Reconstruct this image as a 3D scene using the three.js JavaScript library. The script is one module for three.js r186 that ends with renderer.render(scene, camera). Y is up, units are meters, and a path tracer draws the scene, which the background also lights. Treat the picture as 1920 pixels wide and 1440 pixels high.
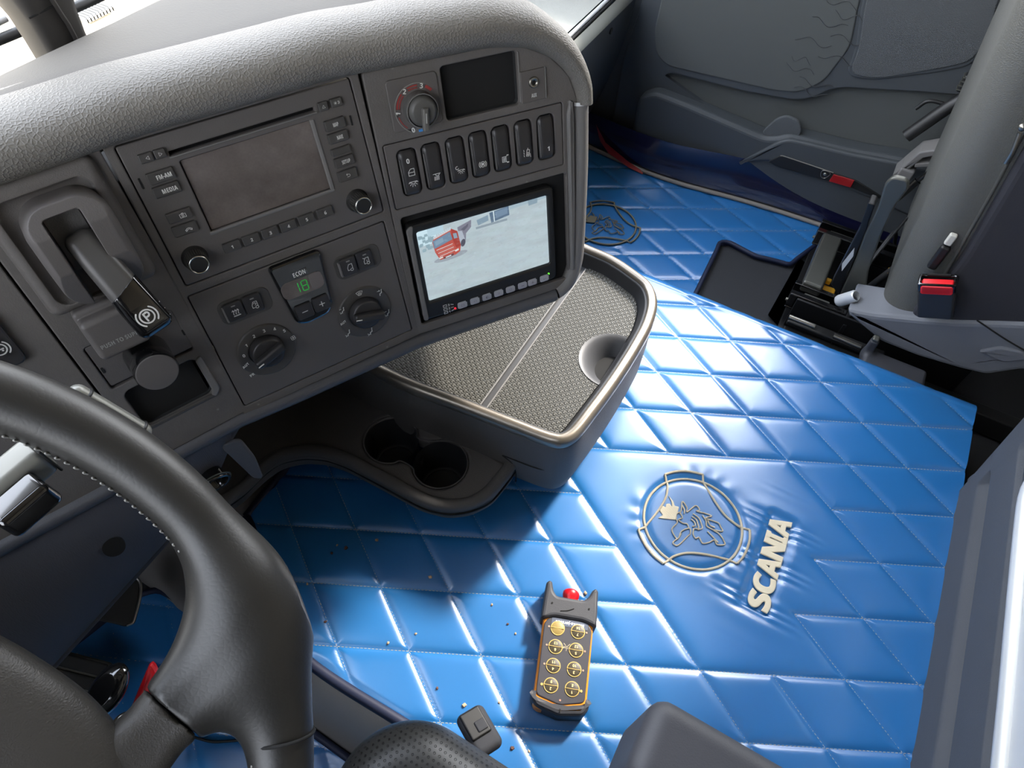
import * as THREE from 'three';
import { RoundedBoxGeometry } from 'three/addons/geometries/RoundedBoxGeometry.js';
import { mergeGeometries, mergeVertices } from 'three/addons/utils/BufferGeometryUtils.js';
import { FontLoader } from 'three/addons/loaders/FontLoader.js';
import { TextGeometry } from 'three/addons/geometries/TextGeometry.js';

// ------------------------------------------------------------------ camera, sky, sun, exposure
const scene = new THREE.Scene();
const V3 = (x, y, z) => new THREE.Vector3(x, y, z), V2 = (x, y) => new THREE.Vector2(x, y), rad = THREE.MathUtils.degToRad;
const camera = new THREE.PerspectiveCamera(2 * Math.atan(720 / 1240) * 180 / Math.PI, 4 / 3, 0.02, 300);
camera.position.set(-0.3808, 0.9534, -0.0586);
camera.up.set(0.6956, 0.58763, -0.41331);
camera.lookAt(-0.3808 + 0.52464, 0.9534 - 0.80852, -0.0586 - 0.26656);
const renderer = new THREE.WebGLRenderer({ antialias: true });
renderer.toneMapping = THREE.LinearToneMapping;
renderer.toneMappingExposure = 1.0;
renderer.shadowMap.enabled = true;
const SUN = V3(1, 0.85, 0.22).normalize();                    // a sun veiled by thin cloud, high on the passenger's side
{ // a bright, thinly overcast sky: white near the horizon, pale blue above, a wide glow around the veiled sun
  const W = 64, H = 32, d = new Float32Array(W * H * 4);
  for (let y = 0; y < H; y++) for (let x = 0; x < W; x++) {
    const el = ((y + 0.5) / H - 0.5) * Math.PI, t = Math.max(0, Math.sin(el)), o = (y * W + x) * 4;
    const c = el < 0 ? [0.5, 0.46, 0.38] : [1.05 - 0.3 * t, 1.06 - 0.2 * t, 1.08 - 0.02 * t];
    const az = ((x + 0.5) / W - 0.5) * 2 * Math.PI, dir = V3(Math.cos(el) * Math.cos(az), Math.sin(el), Math.cos(el) * Math.sin(az)), an = dir.angleTo(SUN) * 180 / Math.PI, glow = el < 0 ? 0 : 1.5 * Math.exp(-((an / 24) ** 2)); for (let k = 0; k < 3; k++) c[k] += glow * [1, 0.99, 0.96][k];
    d[o] = c[0]; d[o + 1] = c[1]; d[o + 2] = c[2]; d[o + 3] = 1;
  }
  const t = new THREE.DataTexture(d, W, H, THREE.RGBAFormat, THREE.FloatType);
  t.mapping = THREE.EquirectangularReflectionMapping; t.magFilter = t.minFilter = THREE.LinearFilter; t.colorSpace = THREE.LinearSRGBColorSpace; t.needsUpdate = true;
  scene.background = t; scene.backgroundIntensity = 7.8;
}
const sun = new THREE.DirectionalLight(0xfff6ea, 11);
sun.position.copy(SUN).multiplyScalar(12); sun.target.position.set(0.15, 0, -0.1); sun.shadow.radius = 13;
sun.castShadow = true; sun.shadow.mapSize.set(2048, 2048);
Object.assign(sun.shadow.camera, { left: -12, right: 12, top: 12, bottom: -12, near: 0.5, far: 40 });
scene.add(sun, sun.target);

// ------------------------------------------------------------------ helpers: random, names, objects
let seed = 7;
const rnd = () => { seed = (seed * 1664525 + 1013904223) >>> 0; return seed / 4294967296; };
const hash = (x, y) => { let h = (x * 374761393 + y * 668265263) | 0; h = Math.imul(h ^ (h >>> 13), 1274126177); return ((h ^ (h >>> 16)) >>> 0) / 4294967296; };
function vnoise(x, y, per) {
  const xi = Math.floor(x), yi = Math.floor(y), fx = x - xi, fy = y - yi, m = (a) => ((a % per) + per) % per;
  const sx = fx * fx * (3 - 2 * fx), sy = fy * fy * (3 - 2 * fy), a = hash(m(xi), m(yi)), b = hash(m(xi + 1), m(yi)), c = hash(m(xi), m(yi + 1)), e = hash(m(xi + 1), m(yi + 1));
  return a + (b - a) * sx + (c - a) * sy + (a - b - c + e) * sx * sy;
}
const used = {};
function numbered(n) { used[n] = (used[n] ?? -1) + 1; return used[n] ? n + '_' + String(used[n]).padStart(3, '0') : n; }
function shade(m) { m.castShadow = m.receiveShadow = true; return m; }
function tag(o, label, category, group, kind) {
  if (label) o.userData.label = label; if (category) o.userData.category = category;
  if (group) o.userData.group = group; if (kind) o.userData.kind = kind; return o;
}
function thing(name, label, category, at, group) {        // at: a position, or [frame, u, v, d]
  const o = new THREE.Group(); o.name = numbered(name); scene.add(o); tag(o, label, category, group);
  if (at && at[0] instanceof Frame) { o.position.copy(at[0].at(at[1], at[2], at[3] || 0)); o.quaternion.copy(at[0].q); } else if (at) o.position.set(...at);
  return o;
}
function part(parent, name, geo, mat, label, kind) {
  const m = shade(new THREE.Mesh(geo, mat)); m.name = name; if (label) m.userData.label = label; if (kind) m.userData.kind = kind; parent.add(m); return m;
}
function solid(name, geo, mat, label, category, group) { const m = shade(new THREE.Mesh(geo, mat)); m.name = numbered(name); scene.add(m); return tag(m, label, category, group); }
function struct(name, geo, mat) { const m = shade(new THREE.Mesh(geo, mat)); m.name = name; scene.add(m); m.userData.kind = 'structure'; return m; }
class Frame {                                              // a tilted panel: u along it, v up it, d out of it
  constructor(o, yaw, tilt) {
    const y = rad(yaw), t = rad(tilt), nh = V3(-Math.sin(y), 0, Math.cos(y));
    this.o = o; this.w = V3(Math.cos(y), 0, Math.sin(y)); this.n = nh.clone().multiplyScalar(Math.cos(t)).add(V3(0, Math.sin(t), 0));
    this.h = V3(0, Math.cos(t), 0).addScaledVector(nh, -Math.sin(t));
    this.q = new THREE.Quaternion().setFromRotationMatrix(new THREE.Matrix4().makeBasis(this.w, this.h, this.n));
  }
  at(u, v, d = 0) { return this.o.clone().addScaledVector(this.w, u).addScaledVector(this.h, v).addScaledVector(this.n, d); }
}
const RF = new Frame(V3(0.105, 0.437, -0.345), 35, 14.5);          // dash: section turned most to the driver (monitor, rockers)
const CF = new Frame(RF.at(-0.1, 0.066), 27, 14.5);                // middle section (radio, climate)
const LF = new Frame(CF.at(-0.214, 0), 22, 14.5);                  // section with the parking brake

// ------------------------------------------------------------------ helpers: geometry
function rrect(w, h, r, cx = 0, cy = 0, P = THREE.Shape) {
  const s = new P(), x = cx - w / 2, y = cy - h / 2; r = Math.min(r, w / 2 - 1e-5, h / 2 - 1e-5);
  s.moveTo(x + r, y); s.lineTo(x + w - r, y); s.absarc(x + w - r, y + r, r, -Math.PI / 2, 0); s.lineTo(x + w, y + h - r); s.absarc(x + w - r, y + h - r, r, 0, Math.PI / 2);
  s.lineTo(x + r, y + h); s.absarc(x + r, y + h - r, r, Math.PI / 2, Math.PI); s.lineTo(x, y + r); s.absarc(x + r, y + r, r, Math.PI, Math.PI * 1.5); return s;
}
function rpoly(pts, r, P = THREE.Shape) {                 // polygon with rounded corners
  const s = new P(), n = pts.length;
  for (let i = 0; i < n; i++) {
    const p = V2(...pts[i]), a = V2(...pts[(i + n - 1) % n]), b = V2(...pts[(i + 1) % n]);
    const q = Math.min(r, p.distanceTo(a) * 0.45, p.distanceTo(b) * 0.45), u = a.sub(p).setLength(q).add(p), v = b.sub(p).setLength(q).add(p);
    i ? s.lineTo(u.x, u.y) : s.moveTo(u.x, u.y); s.quadraticCurveTo(p.x, p.y, v.x, v.y);
  }
  s.closePath(); return s;
}
function ext(shape, depth, bevel = 0.0008, holes = [], seg = 6, bs = 2) {   // from z = 0 to z = depth, bevelled edges inside the outline
  shape.holes.push(...holes); const b = Math.min(bevel, depth / 2.01);
  const g = new THREE.ExtrudeGeometry(shape, { depth: depth - 2 * b, bevelEnabled: b > 0, bevelThickness: b, bevelSize: b, bevelOffset: -b, bevelSegments: bs, curveSegments: seg });
  g.translate(0, 0, b); return g;
}
const plate = (w, h, d, r, b = 0.0008, cx = 0, cy = 0, z = 0) => ext(rrect(w, h, r, cx, cy), d, b).translate(0, 0, z);
const box = (w, h, d, r = 0.003, x = 0, y = 0, z = 0, seg = 2) => new RoundedBoxGeometry(w, h, d, seg, Math.min(r, w / 2.02, h / 2.02, d / 2.02)).translate(x, y, z);
const curve = (pts, closed = false, t = 0.5) => new THREE.CatmullRomCurve3(pts.map((p) => p.isVector3 ? p : V3(...p)), closed, 'catmullrom', t);
const tube = (pts, r, n = 40, closed = false, rs = 8) => new THREE.TubeGeometry(curve(pts, closed), n, r, rs, closed);
function poly(pts) { const p = new THREE.CurvePath(); for (let i = 1; i < pts.length; i++) p.add(new THREE.LineCurve3(V3(...pts[i - 1]), V3(...pts[i]))); return p; }
const cyl = (r0, r1, h, n = 32) => new THREE.CylinderGeometry(r0, r1, h, n);
const lathe = (pts, n = 40) => new THREE.LatheGeometry(pts.map((p) => V2(...p)), n).rotateX(Math.PI / 2);      // axis along +z, so knobs stand out of their panel
const merge = (gs) => mergeGeometries(gs.map((g) => { const h = g.index ? g.toNonIndexed() : g.clone(); for (const k of Object.keys(h.attributes)) if (!['position', 'normal', 'uv'].includes(k)) h.deleteAttribute(k); return h; }));
const flat = (g) => g.rotateX(-Math.PI / 2);              // a shape drawn in x, -z, extruded upwards
function grid(nu, nv, f, uvf) {                           // surface from f(s, t)
  const p = [], uv = [], ix = [];
  for (let j = 0; j <= nv; j++) for (let i = 0; i <= nu; i++) { const q = f(i / nu, j / nv); p.push(q.x, q.y, q.z); const w = uvf ? uvf(i / nu, j / nv, q) : [q.x, q.z]; uv.push(...w); }
  for (let j = 0; j < nv; j++) for (let i = 0; i < nu; i++) { const a = j * (nu + 1) + i, b = a + 1, c = a + nu + 1, d = c + 1; ix.push(a, b, d, a, d, c); }
  const g = new THREE.BufferGeometry(); g.setAttribute('position', new THREE.Float32BufferAttribute(p, 3)); g.setAttribute('uv', new THREE.Float32BufferAttribute(uv, 2)); g.setIndex(ix); g.computeVertexNormals(); return g;
}
function loft(sections, closed = false) {                 // sections: arrays of Vector3 of equal length
  const n = sections[0].length - (closed ? 0 : 1), m = sections.length - 1; let L = [0], Wd = [0];
  for (let i = 1; i <= m; i++) L.push(L[i - 1] + sections[i][0].distanceTo(sections[i - 1][0]));
  for (let k = 1; k <= n; k++) Wd.push(Wd[k - 1] + sections[0][k % sections[0].length].distanceTo(sections[0][k - 1]));
  return grid(n, m, (s, t) => sections[Math.round(t * m)][Math.round(s * n) % sections[0].length], (s, t) => [L[Math.round(t * m)], Wd[Math.round(s * n)]]);
}
function caps(section, flip) {                            // fan over one section
  const c = V3(0, 0, 0); section.forEach((p) => c.add(p)); c.divideScalar(section.length); const p = [], uv = [];
  section.forEach((a, i) => { const b = section[(i + 1) % section.length]; for (const q of flip ? [c, b, a] : [c, a, b]) { p.push(q.x, q.y, q.z); uv.push(q.x, q.y); } });
  const g = new THREE.BufferGeometry(); g.setAttribute('position', new THREE.Float32BufferAttribute(p, 3)); g.setAttribute('uv', new THREE.Float32BufferAttribute(uv, 2)); g.computeVertexNormals(); return g;
}
function sdf(f, lo, hi, c) {                              // surface nets over a signed distance field; one smooth continuous surface
  const N = [0, 1, 2].map((k) => Math.ceil((hi[k] - lo[k]) / c) + 1), [nx, ny, nz] = N, v = new Float32Array(nx * ny * nz);
  for (let k = 0, o = 0; k < nz; k++) for (let j = 0; j < ny; j++) for (let i = 0; i < nx; i++, o++) v[o] = f(lo[0] + i * c, lo[1] + j * c, lo[2] + k * c);
  const id = new Int32Array(nx * ny * nz).fill(-1), P = [], I = [], at = (i, j, k) => i + nx * (j + ny * k);
  for (let k = 0; k < nz - 1; k++) for (let j = 0; j < ny - 1; j++) for (let i = 0; i < nx - 1; i++) {
    const q = []; let m = 0; for (let b = 0; b < 8; b++) { const w = v[at(i + (b & 1), j + ((b >> 1) & 1), k + (b >> 2))]; q.push(w); if (w < 0) m++; }
    if (!m || m === 8) continue; let n = 0, x = 0, y = 0, z = 0;
    for (let a = 0; a < 8; a++) for (const ax of [1, 2, 4]) { const b = a | ax; if (b === a || (q[a] < 0) === (q[b] < 0)) continue; const t = q[a] / (q[a] - q[b]);
      x += (a & 1) + (ax === 1 ? t : 0); y += ((a >> 1) & 1) + (ax === 2 ? t : 0); z += (a >> 2) + (ax === 4 ? t : 0); n++; }
    id[at(i, j, k)] = P.length / 3; P.push(lo[0] + (i + x / n) * c, lo[1] + (j + y / n) * c, lo[2] + (k + z / n) * c);
  }
  const quad = (a, b, d, e, fl) => { if (a < 0 || b < 0 || d < 0 || e < 0) return; fl ? I.push(a, d, b, a, e, d) : I.push(a, b, d, a, d, e); };
  for (let k = 1; k < nz - 1; k++) for (let j = 1; j < ny - 1; j++) for (let i = 1; i < nx - 1; i++) {
    const w = v[at(i, j, k)] < 0;
    if (w !== v[at(i + 1, j, k)] < 0) quad(id[at(i, j - 1, k - 1)], id[at(i, j, k - 1)], id[at(i, j, k)], id[at(i, j - 1, k)], !w);
    if (w !== v[at(i, j + 1, k)] < 0) quad(id[at(i - 1, j, k - 1)], id[at(i, j, k - 1)], id[at(i, j, k)], id[at(i - 1, j, k)], w);
    if (w !== v[at(i, j, k + 1)] < 0) quad(id[at(i - 1, j - 1, k)], id[at(i, j - 1, k)], id[at(i, j, k)], id[at(i - 1, j, k)], !w);
  }
  const g = new THREE.BufferGeometry(), nrm = new Float32Array(P.length), e = c * 0.5, uv = new Float32Array(P.length / 3 * 2);
  for (let o = 0; o < P.length; o += 3) { const [x, y, z] = [P[o], P[o + 1], P[o + 2]], n = V3(f(x + e, y, z) - f(x - e, y, z), f(x, y + e, z) - f(x, y - e, z), f(x, y, z + e) - f(x, y, z - e)).normalize(); nrm.set([n.x, n.y, n.z], o); }
  g.setAttribute('position', new THREE.Float32BufferAttribute(P, 3)); g.setAttribute('normal', new THREE.BufferAttribute(nrm, 3)); g.setIndex(I);
  const h = g.toNonIndexed(), p = h.attributes.position, u2 = new Float32Array(p.count * 2), A = V3(), B = V3(), D = V3();      // uv in metres, projected along the main axis of each face
  for (let i = 0; i < p.count; i += 3) { A.fromBufferAttribute(p, i); B.fromBufferAttribute(p, i + 1); D.fromBufferAttribute(p, i + 2); const n = B.clone().sub(A).cross(D.clone().sub(A)), ax = Math.abs(n.x), ay = Math.abs(n.y), az = Math.abs(n.z);
    [A, B, D].forEach((q, k) => { u2[(i + k) * 2] = ax > ay && ax > az ? q.y : q.x; u2[(i + k) * 2 + 1] = az >= ax && az >= ay ? q.y : q.z; }); }
  h.setAttribute('uv', new THREE.BufferAttribute(u2, 2)); return h;
}
const smin = (a, b, k) => { const h = Math.max(k - Math.abs(a - b), 0) / k; return Math.min(a, b) - h * h * k * 0.25; };
const sbox = (x, y, z, a, b, c, r) => { const qx = Math.abs(x) - a + r, qy = Math.abs(y) - b + r, qz = Math.abs(z) - c + r; return Math.hypot(Math.max(qx, 0), Math.max(qy, 0), Math.max(qz, 0)) + Math.min(Math.max(qx, qy, qz), 0) - r; };
function scap(p, a, b, ra, rb) { const ab = [b[0] - a[0], b[1] - a[1], b[2] - a[2]], ap = [p[0] - a[0], p[1] - a[1], p[2] - a[2]], t = Math.min(1, Math.max(0, (ap[0] * ab[0] + ap[1] * ab[1] + ap[2] * ab[2]) / (ab[0] ** 2 + ab[1] ** 2 + ab[2] ** 2))); return Math.hypot(ap[0] - ab[0] * t, ap[1] - ab[1] * t, ap[2] - ab[2] * t) - ra - (rb - ra) * t; }

// ------------------------------------------------------------------ helpers: textures and materials
function heightTex(n, size, f) {
  const d = new Uint8Array(n * n * 4);
  for (let y = 0; y < n; y++) for (let x = 0; x < n; x++) { const v = Math.max(0, Math.min(255, Math.round(255 * f(x / n, y / n)))), o = (y * n + x) * 4; d[o] = d[o + 1] = d[o + 2] = v; d[o + 3] = 255; }
  const t = new THREE.DataTexture(d, n, n); t.wrapS = t.wrapT = THREE.RepeatWrapping; t.magFilter = THREE.LinearFilter; t.minFilter = THREE.LinearMipmapLinearFilter; t.generateMipmaps = true; t.repeat.set(1 / size, 1 / size); t.needsUpdate = true; return t;
}
function colourTex(n, size, f) {
  const d = new Uint8Array(n * n * 4);
  for (let y = 0; y < n; y++) for (let x = 0; x < n; x++) { const c = f(x / n, y / n), o = (y * n + x) * 4; for (let k = 0; k < 3; k++) d[o + k] = Math.max(0, Math.min(255, Math.round(c[k]))); d[o + 3] = 255; }
  const t = new THREE.DataTexture(d, n, n); t.colorSpace = THREE.SRGBColorSpace; t.wrapS = t.wrapT = THREE.RepeatWrapping; t.magFilter = THREE.LinearFilter; t.minFilter = THREE.LinearMipmapLinearFilter; t.generateMipmaps = true; t.repeat.set(1 / size, 1 / size); t.needsUpdate = true; return t;
}
function cells(k) {                                        // distance to the nearest two seeds of a wrapped jittered lattice
  return (u, v) => { const x = u * k, y = v * k, xi = Math.floor(x), yi = Math.floor(y); let a = 9, b = 9;
    for (let j = -1; j <= 1; j++) for (let i = -1; i <= 1; i++) { const cx = ((xi + i) % k + k) % k, cy = ((yi + j) % k + k) % k, px = xi + i + hash(cx, cy), py = yi + j + hash(cx + 71, cy + 13), q = Math.hypot(px - x, py - y); if (q < a) { b = a; a = q; } else if (q < b) b = q; }
    return [a, b]; };
}
const c24 = cells(24), c40 = cells(40);
const leatherBump = heightTex(512, 0.078, (u, v) => { const [a, b] = c24(u, v), [c, d] = c40(u, v); return 0.75 * Math.min(1, (b - a) * 2.4) + 0.25 * Math.min(1, (d - c) * 2.5); });
const grainBump = heightTex(256, 0.05, (u, v) => 0.5 * vnoise(u * 64, v * 64, 64) + 0.5 * vnoise(u * 128, v * 128, 128));
const softBump = heightTex(256, 0.35, (u, v) => 0.6 * vnoise(u * 8, v * 8, 8) + 0.3 * vnoise(u * 24, v * 24, 24) + 0.1 * vnoise(u * 90, v * 90, 90));
const weaveBump = heightTex(256, 0.02, (u, v) => { const x = (u * 2) % 1, y = (v * 4) % 1, row = Math.floor(v * 4) % 2, xx = (x + row * 0.5) % 1; const a = Math.max(0, 1 - Math.abs(xx - 0.35) / 0.34), b = Math.max(0, 1 - Math.abs(y - 0.5) / 0.42), e = Math.max(0, 1 - Math.abs(xx - 0.85) / 0.13); return Math.max(Math.min(1, a * 2.5) * Math.min(1, b * 1.7), e * 0.9); });
const clothBump = heightTex(256, 0.03, (u, v) => 0.5 + 0.25 * Math.sin(u * Math.PI * 40) * Math.sin(v * Math.PI * 40) + 0.3 * (vnoise(u * 60, v * 60, 60) - 0.5));
const meshBump = heightTex(128, 0.02, (u, v) => { const x = (u * 8) % 1 - 0.5, y = (v * 8 + Math.floor(u * 8) % 2 * 0.5) % 1 - 0.5; return Math.hypot(x, y) < 0.33 ? 0 : 1; });
const perfBump = heightTex(128, 0.022, (u, v) => { const x = (u * 4) % 1 - 0.5, y = (v * 4 + (Math.floor(u * 4) % 2) * 0.5) % 1 - 0.5; return Math.hypot(x, y) < 0.2 ? 0 : 1; });
const perfMap = colourTex(128, 0.022, (u, v) => { const x = (u * 4) % 1 - 0.5, y = (v * 4 + (Math.floor(u * 4) % 2) * 0.5) % 1 - 0.5; return Math.hypot(x, y) < 0.17 ? [8, 8, 8] : [42, 42, 41]; });
const mottled = (r, g, b, amp, size = 0.4, fleck = 0) => colourTex(256, size, (u, v) => { const n = (0.5 * vnoise(u * 6, v * 6, 6) + 0.3 * vnoise(u * 20, v * 20, 20) + 0.2 * vnoise(u * 128, v * 128, 128) - 0.5) * amp, s = fleck && hash(Math.floor(u * 256) + 3, Math.floor(v * 256) + 9) > 1 - fleck ? 40 : 0; return [r + n + s, g + n + s, b + n + s]; });
const dashDust = mottled(92, 88, 85, 16, 0.5, 0.0012);
const mat = (color, roughness, o = {}) => new THREE.MeshPhysicalMaterial({ color, roughness, ...o });
const M = {
  dash: mat(0xffffff, 0.62, { map: dashDust, bumpMap: grainBump, bumpScale: 0.00012 }),
  dashTop: mat(0x4a4743, 0.75, { bumpMap: grainBump, bumpScale: 0.0002 }),
  leather: mat(0x6a6761, 0.55, { bumpMap: leatherBump, bumpScale: 0.00042 }),
  panel: mat(0x565250, 0.55, { bumpMap: grainBump, bumpScale: 0.00005 }),
  gap: mat(0x121212, 0.9),
  button: mat(0x42403e, 0.45),
  key: mat(0x2c2b2c, 0.4),
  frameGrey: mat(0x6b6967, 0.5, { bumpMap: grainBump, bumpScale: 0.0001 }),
  lipGrey: mat(0x4c4d52, 0.5, { bumpMap: grainBump, bumpScale: 0.0001 }),
  gloss: mat(0x0c0c0d, 0.12, { clearcoat: 1, clearcoatRoughness: 0.05 }),
  black: mat(0x141414, 0.5), matte: mat(0x232425, 0.8, { bumpMap: grainBump, bumpScale: 0.0002 }),
  chrome: mat(0xcfcac0, 0.22, { metalness: 1 }), steel: mat(0x9a978f, 0.35, { metalness: 1 }), knob: mat(0x2a2928, 0.35),
  trayMetal: mat(0x8d857a, 0.33, { metalness: 0.75 }),
  tray: mat(0x4d4a48, 0.6, { bumpMap: grainBump, bumpScale: 0.00018 }),
  weave: mat(0x45443f, 0.4, { bumpMap: weaveBump, bumpScale: 0.0013 }),
  inner: mat(0x252629, 0.5),
  ink: mat(0xd8d8d4, 0.6), dim: mat(0x83827e, 0.6), redInk: mat(0x8c2f2c, 0.6), red: mat(0xc3131f, 0.35), blueInk: mat(0x3f86c8, 0.5),
  mat: mat(0x2169a6, 0.3, { bumpMap: softBump, bumpScale: 0.00009, ior: 1.62, clearcoat: 1, clearcoatRoughness: 0.27 }),
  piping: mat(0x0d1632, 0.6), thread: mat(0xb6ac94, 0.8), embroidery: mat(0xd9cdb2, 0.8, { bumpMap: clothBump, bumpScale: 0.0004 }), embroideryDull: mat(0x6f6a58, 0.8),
  carpet: mat(0x2b2b2c, 0.95), side: mat(0x8a8581, 0.6, { bumpMap: grainBump, bumpScale: 0.0002 }),
  floorBlack: mat(0x26272a, 0.85, { bumpMap: grainBump, bumpScale: 0.0003 }),
  door: mat(0x3a3e41, 0.62, { bumpMap: grainBump, bumpScale: 0.00018 }), doorInsert: mat(0x484b4a, 0.9, { bumpMap: clothBump, bumpScale: 0.0002 }), speaker: mat(0x4a4d4f, 0.7, { bumpMap: meshBump, bumpScale: 0.0006 }),
  navy: mat(0x11122c, 0.18, { clearcoat: 1, clearcoatRoughness: 0.08 }), redPaint: mat(0x8e2420, 0.4), wall: mat(0x96928a, 0.85), roof: mat(0x6e6d6a, 0.9),
  seatLeather: mat(0x50504c, 0.55, { bumpMap: leatherBump, bumpScale: 0.0003 }), seatCloth: mat(0x2a2a30, 0.92, { bumpMap: clothBump, bumpScale: 0.0003 }),
  skirt: mat(0x686b71, 0.6, { bumpMap: grainBump, bumpScale: 0.0002 }), seatMetal: mat(0x1b1b1c, 0.35, { metalness: 0.3 }), satin: mat(0x5e5e58, 0.42, { metalness: 0.7 }),
  yellow: mat(0xe0a41c, 0.5), white: mat(0xbcbab0, 0.5), buckleRed: mat(0xe0262c, 0.3),
  bunk: mat(0x41454c, 0.7, { bumpMap: grainBump, bumpScale: 0.0002 }), silver: mat(0xc9cbcb, 0.4, { metalness: 0.3 }),
  wheelLeather: mat(0x232220, 0.42, { bumpMap: leatherBump, bumpScale: 0.00003 }), wheelPlastic: mat(0x33312e, 0.5, { bumpMap: grainBump, bumpScale: 0.0002 }),
  perf: mat(0xffffff, 0.42, { map: perfMap, bumpMap: perfBump, bumpScale: 0.0008 }), rubber: mat(0x34353a, 0.6, { bumpMap: grainBump, bumpScale: 0.0001 }),
  orange: mat(0xe78a17, 0.4), remoteGrey: mat(0x35343a, 0.45), gold: mat(0xc8a45c, 0.5), goldKey: mat(0x3d3524, 0.45),
  knee: mat(0x4a4b52, 0.75, { bumpMap: grainBump, bumpScale: 0.0002 }), pedalRubber: mat(0x1d1c1a, 0.7), crumb: mat(0xb49a7c, 0.9), crumbDark: mat(0x5a3f35, 0.9),
  glass: mat(0xffffff, 0, { transmission: 1, thickness: 0, ior: 1.45, side: THREE.DoubleSide }),
  stalkGrey: mat(0x7d7d77, 0.4, { metalness: 0.35 }), screenDark: mat(0xffffff, 0.45, { map: mottled(98, 90, 86, 34, 0.16) }),
};
for (const k in M) M[k].name = k;

// one atlas holds all flat print: icons (cells of 128) and words (cells of 256 x 64)
const AW = 1024, AH = 1024, atlas = document.createElement('canvas'); atlas.width = AW; atlas.height = AH;
const cx = atlas.getContext('2d'); cx.clearRect(0, 0, AW, AH); cx.strokeStyle = cx.fillStyle = '#fff'; cx.lineCap = cx.lineJoin = 'round';
const cellsAt = {}; let slot = 0;
function icon(name, f) { const x = (slot % 8) * 128, y = Math.floor(slot / 8) * 128; slot++; cellsAt[name] = [x, y, 128, 128]; cx.save(); cx.beginPath(); cx.rect(x, y, 128, 128); cx.clip(); cx.translate(x + 64, y + 64); cx.lineWidth = 7; cx.beginPath(); f(cx); cx.restore(); }
const L = (c, ...p) => { c.beginPath(); c.moveTo(p[0], p[1]); for (let i = 2; i < p.length; i += 2) c.lineTo(p[i], p[i + 1]); c.stroke(); }, A = (c, x, y, r, a = 0, b = 6.2832) => { c.beginPath(); c.arc(x, y, r, a, b); c.stroke(); }, D = (c, x, y, r) => { c.beginPath(); c.arc(x, y, r, 0, 6.2832); c.fill(); };
const lampRays = (c, n, a0, a1) => { L(c, -46, -20, 46, -20); A(c, 0, -20, 26, 0, Math.PI); for (let i = 0; i < n; i++) { const a = a0 + (a1 - a0) * i / (n - 1); L(c, Math.cos(a) * 36, -18 + Math.sin(a) * 36, Math.cos(a) * 56, -18 + Math.sin(a) * 56); } };
const cab = (c) => { L(c, -10, -45, 35, -45, 35, 20); L(c, -10, -45, -34, 0, -34, 38, -8, 38); A(c, 20, 38, 18); };
const sitter = (c) => { D(c, 22, -40, 9); c.lineWidth = 12; L(c, 18, -24, 14, 8, -12, 14, -18, 44); c.lineWidth = 8; };
icon('left', (c) => L(c, 26, -36, -34, 0, 26, 36, 26, -36)); icon('right', (c) => L(c, -26, -36, 34, 0, -26, 36, -26, -36)); icon('eject', (c) => L(c, -34, 28, 0, -34, 34, 28, -34, 28));
icon('daynight', (c) => { D(c, -24, 0, 15); A(c, 34, 0, 22, -2, 2); A(c, 22, 0, 17, -1, 1); for (let i = 0; i < 8; i++) D(c, -24 + 26 * Math.cos(i * 0.785), 26 * Math.sin(i * 0.785), 4); });
icon('camera', (c) => { c.strokeRect(-46, -24, 92, 58); A(c, 0, 5, 18); D(c, 0, 5, 6); L(c, -16, -24, -10, -38, 12, -38, 18, -24); }); icon('phone', (c) => { c.lineWidth = 8; A(c, 0, 42, 52, 3.7, 5.72); A(c, 0, 42, 34, 3.8, 5.62); L(c, -48, 12, -40, 32, -22, 22); L(c, 48, 12, 40, 32, 22, 22); });
icon('back', (c) => { L(c, -30, -18, 14, -18); A(c, 14, 6, 24, -1.57, 1.57); L(c, 14, 30, -26, 30); L(c, -12, -38, -34, -18, -12, 2); });
icon('heat', (c) => { for (const x of [-30, 0, 30]) { c.beginPath(); c.moveTo(x, 26); c.bezierCurveTo(x - 22, 8, x + 20, -8, x - 2, -34); c.stroke(); L(c, x - 14, -22, x - 2, -40, x + 10, -24); } c.lineWidth = 12; L(c, -40, 46, 40, 46); });
icon('cabair', (c) => { cab(c); A(c, 4, -12, 15, -2.6, 1.6); }); icon('cab', cab); icon('truckair', (c) => { cab(c); L(c, -40, -50, -20, -38); L(c, 8, -8, 8, 20); });
icon('dome', (c) => lampRays(c, 6, 0.15, 2.99)); icon('reading', (c) => { L(c, -46, -30, 46, -30); A(c, 10, -30, 26, 0, Math.PI); for (let i = 0; i < 5; i++) L(c, -30 + i * 14, 4, -34 + i * 14, 46); });
icon('night', (c) => { A(c, -34, -34, 18, 0.5, 5); c.save(); c.translate(12, 12); c.scale(0.8, 0.8); lampRays(c, 6, 0.15, 2.99); c.restore(); }); icon('doors', (c) => { L(c, -40, 44, -40, -6, -8, -44, 40, -44, 40, 44, -40, 44); L(c, -40, 2, 40, 2); });
icon('brakecab', (c) => { A(c, 0, 0, 34); c.fillRect(-18, -18, 36, 26); D(c, -12, 14, 7); D(c, 12, 14, 7); A(c, 0, 0, 50, 2.4, 3.9); A(c, 0, 0, 50, -0.75, 0.75); });
icon('mirrorheat', (c) => { c.strokeRect(-34, -32, 52, 66); for (const x of [-20, -8, 4]) L(c, x, 22, x + 3, -20); L(c, 20, -34, 48, -44); L(c, 18, 36, 48, 44); c.lineWidth = 13; L(c, 34, -48, 52, -46); L(c, 34, 48, 52, 46); });
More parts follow.
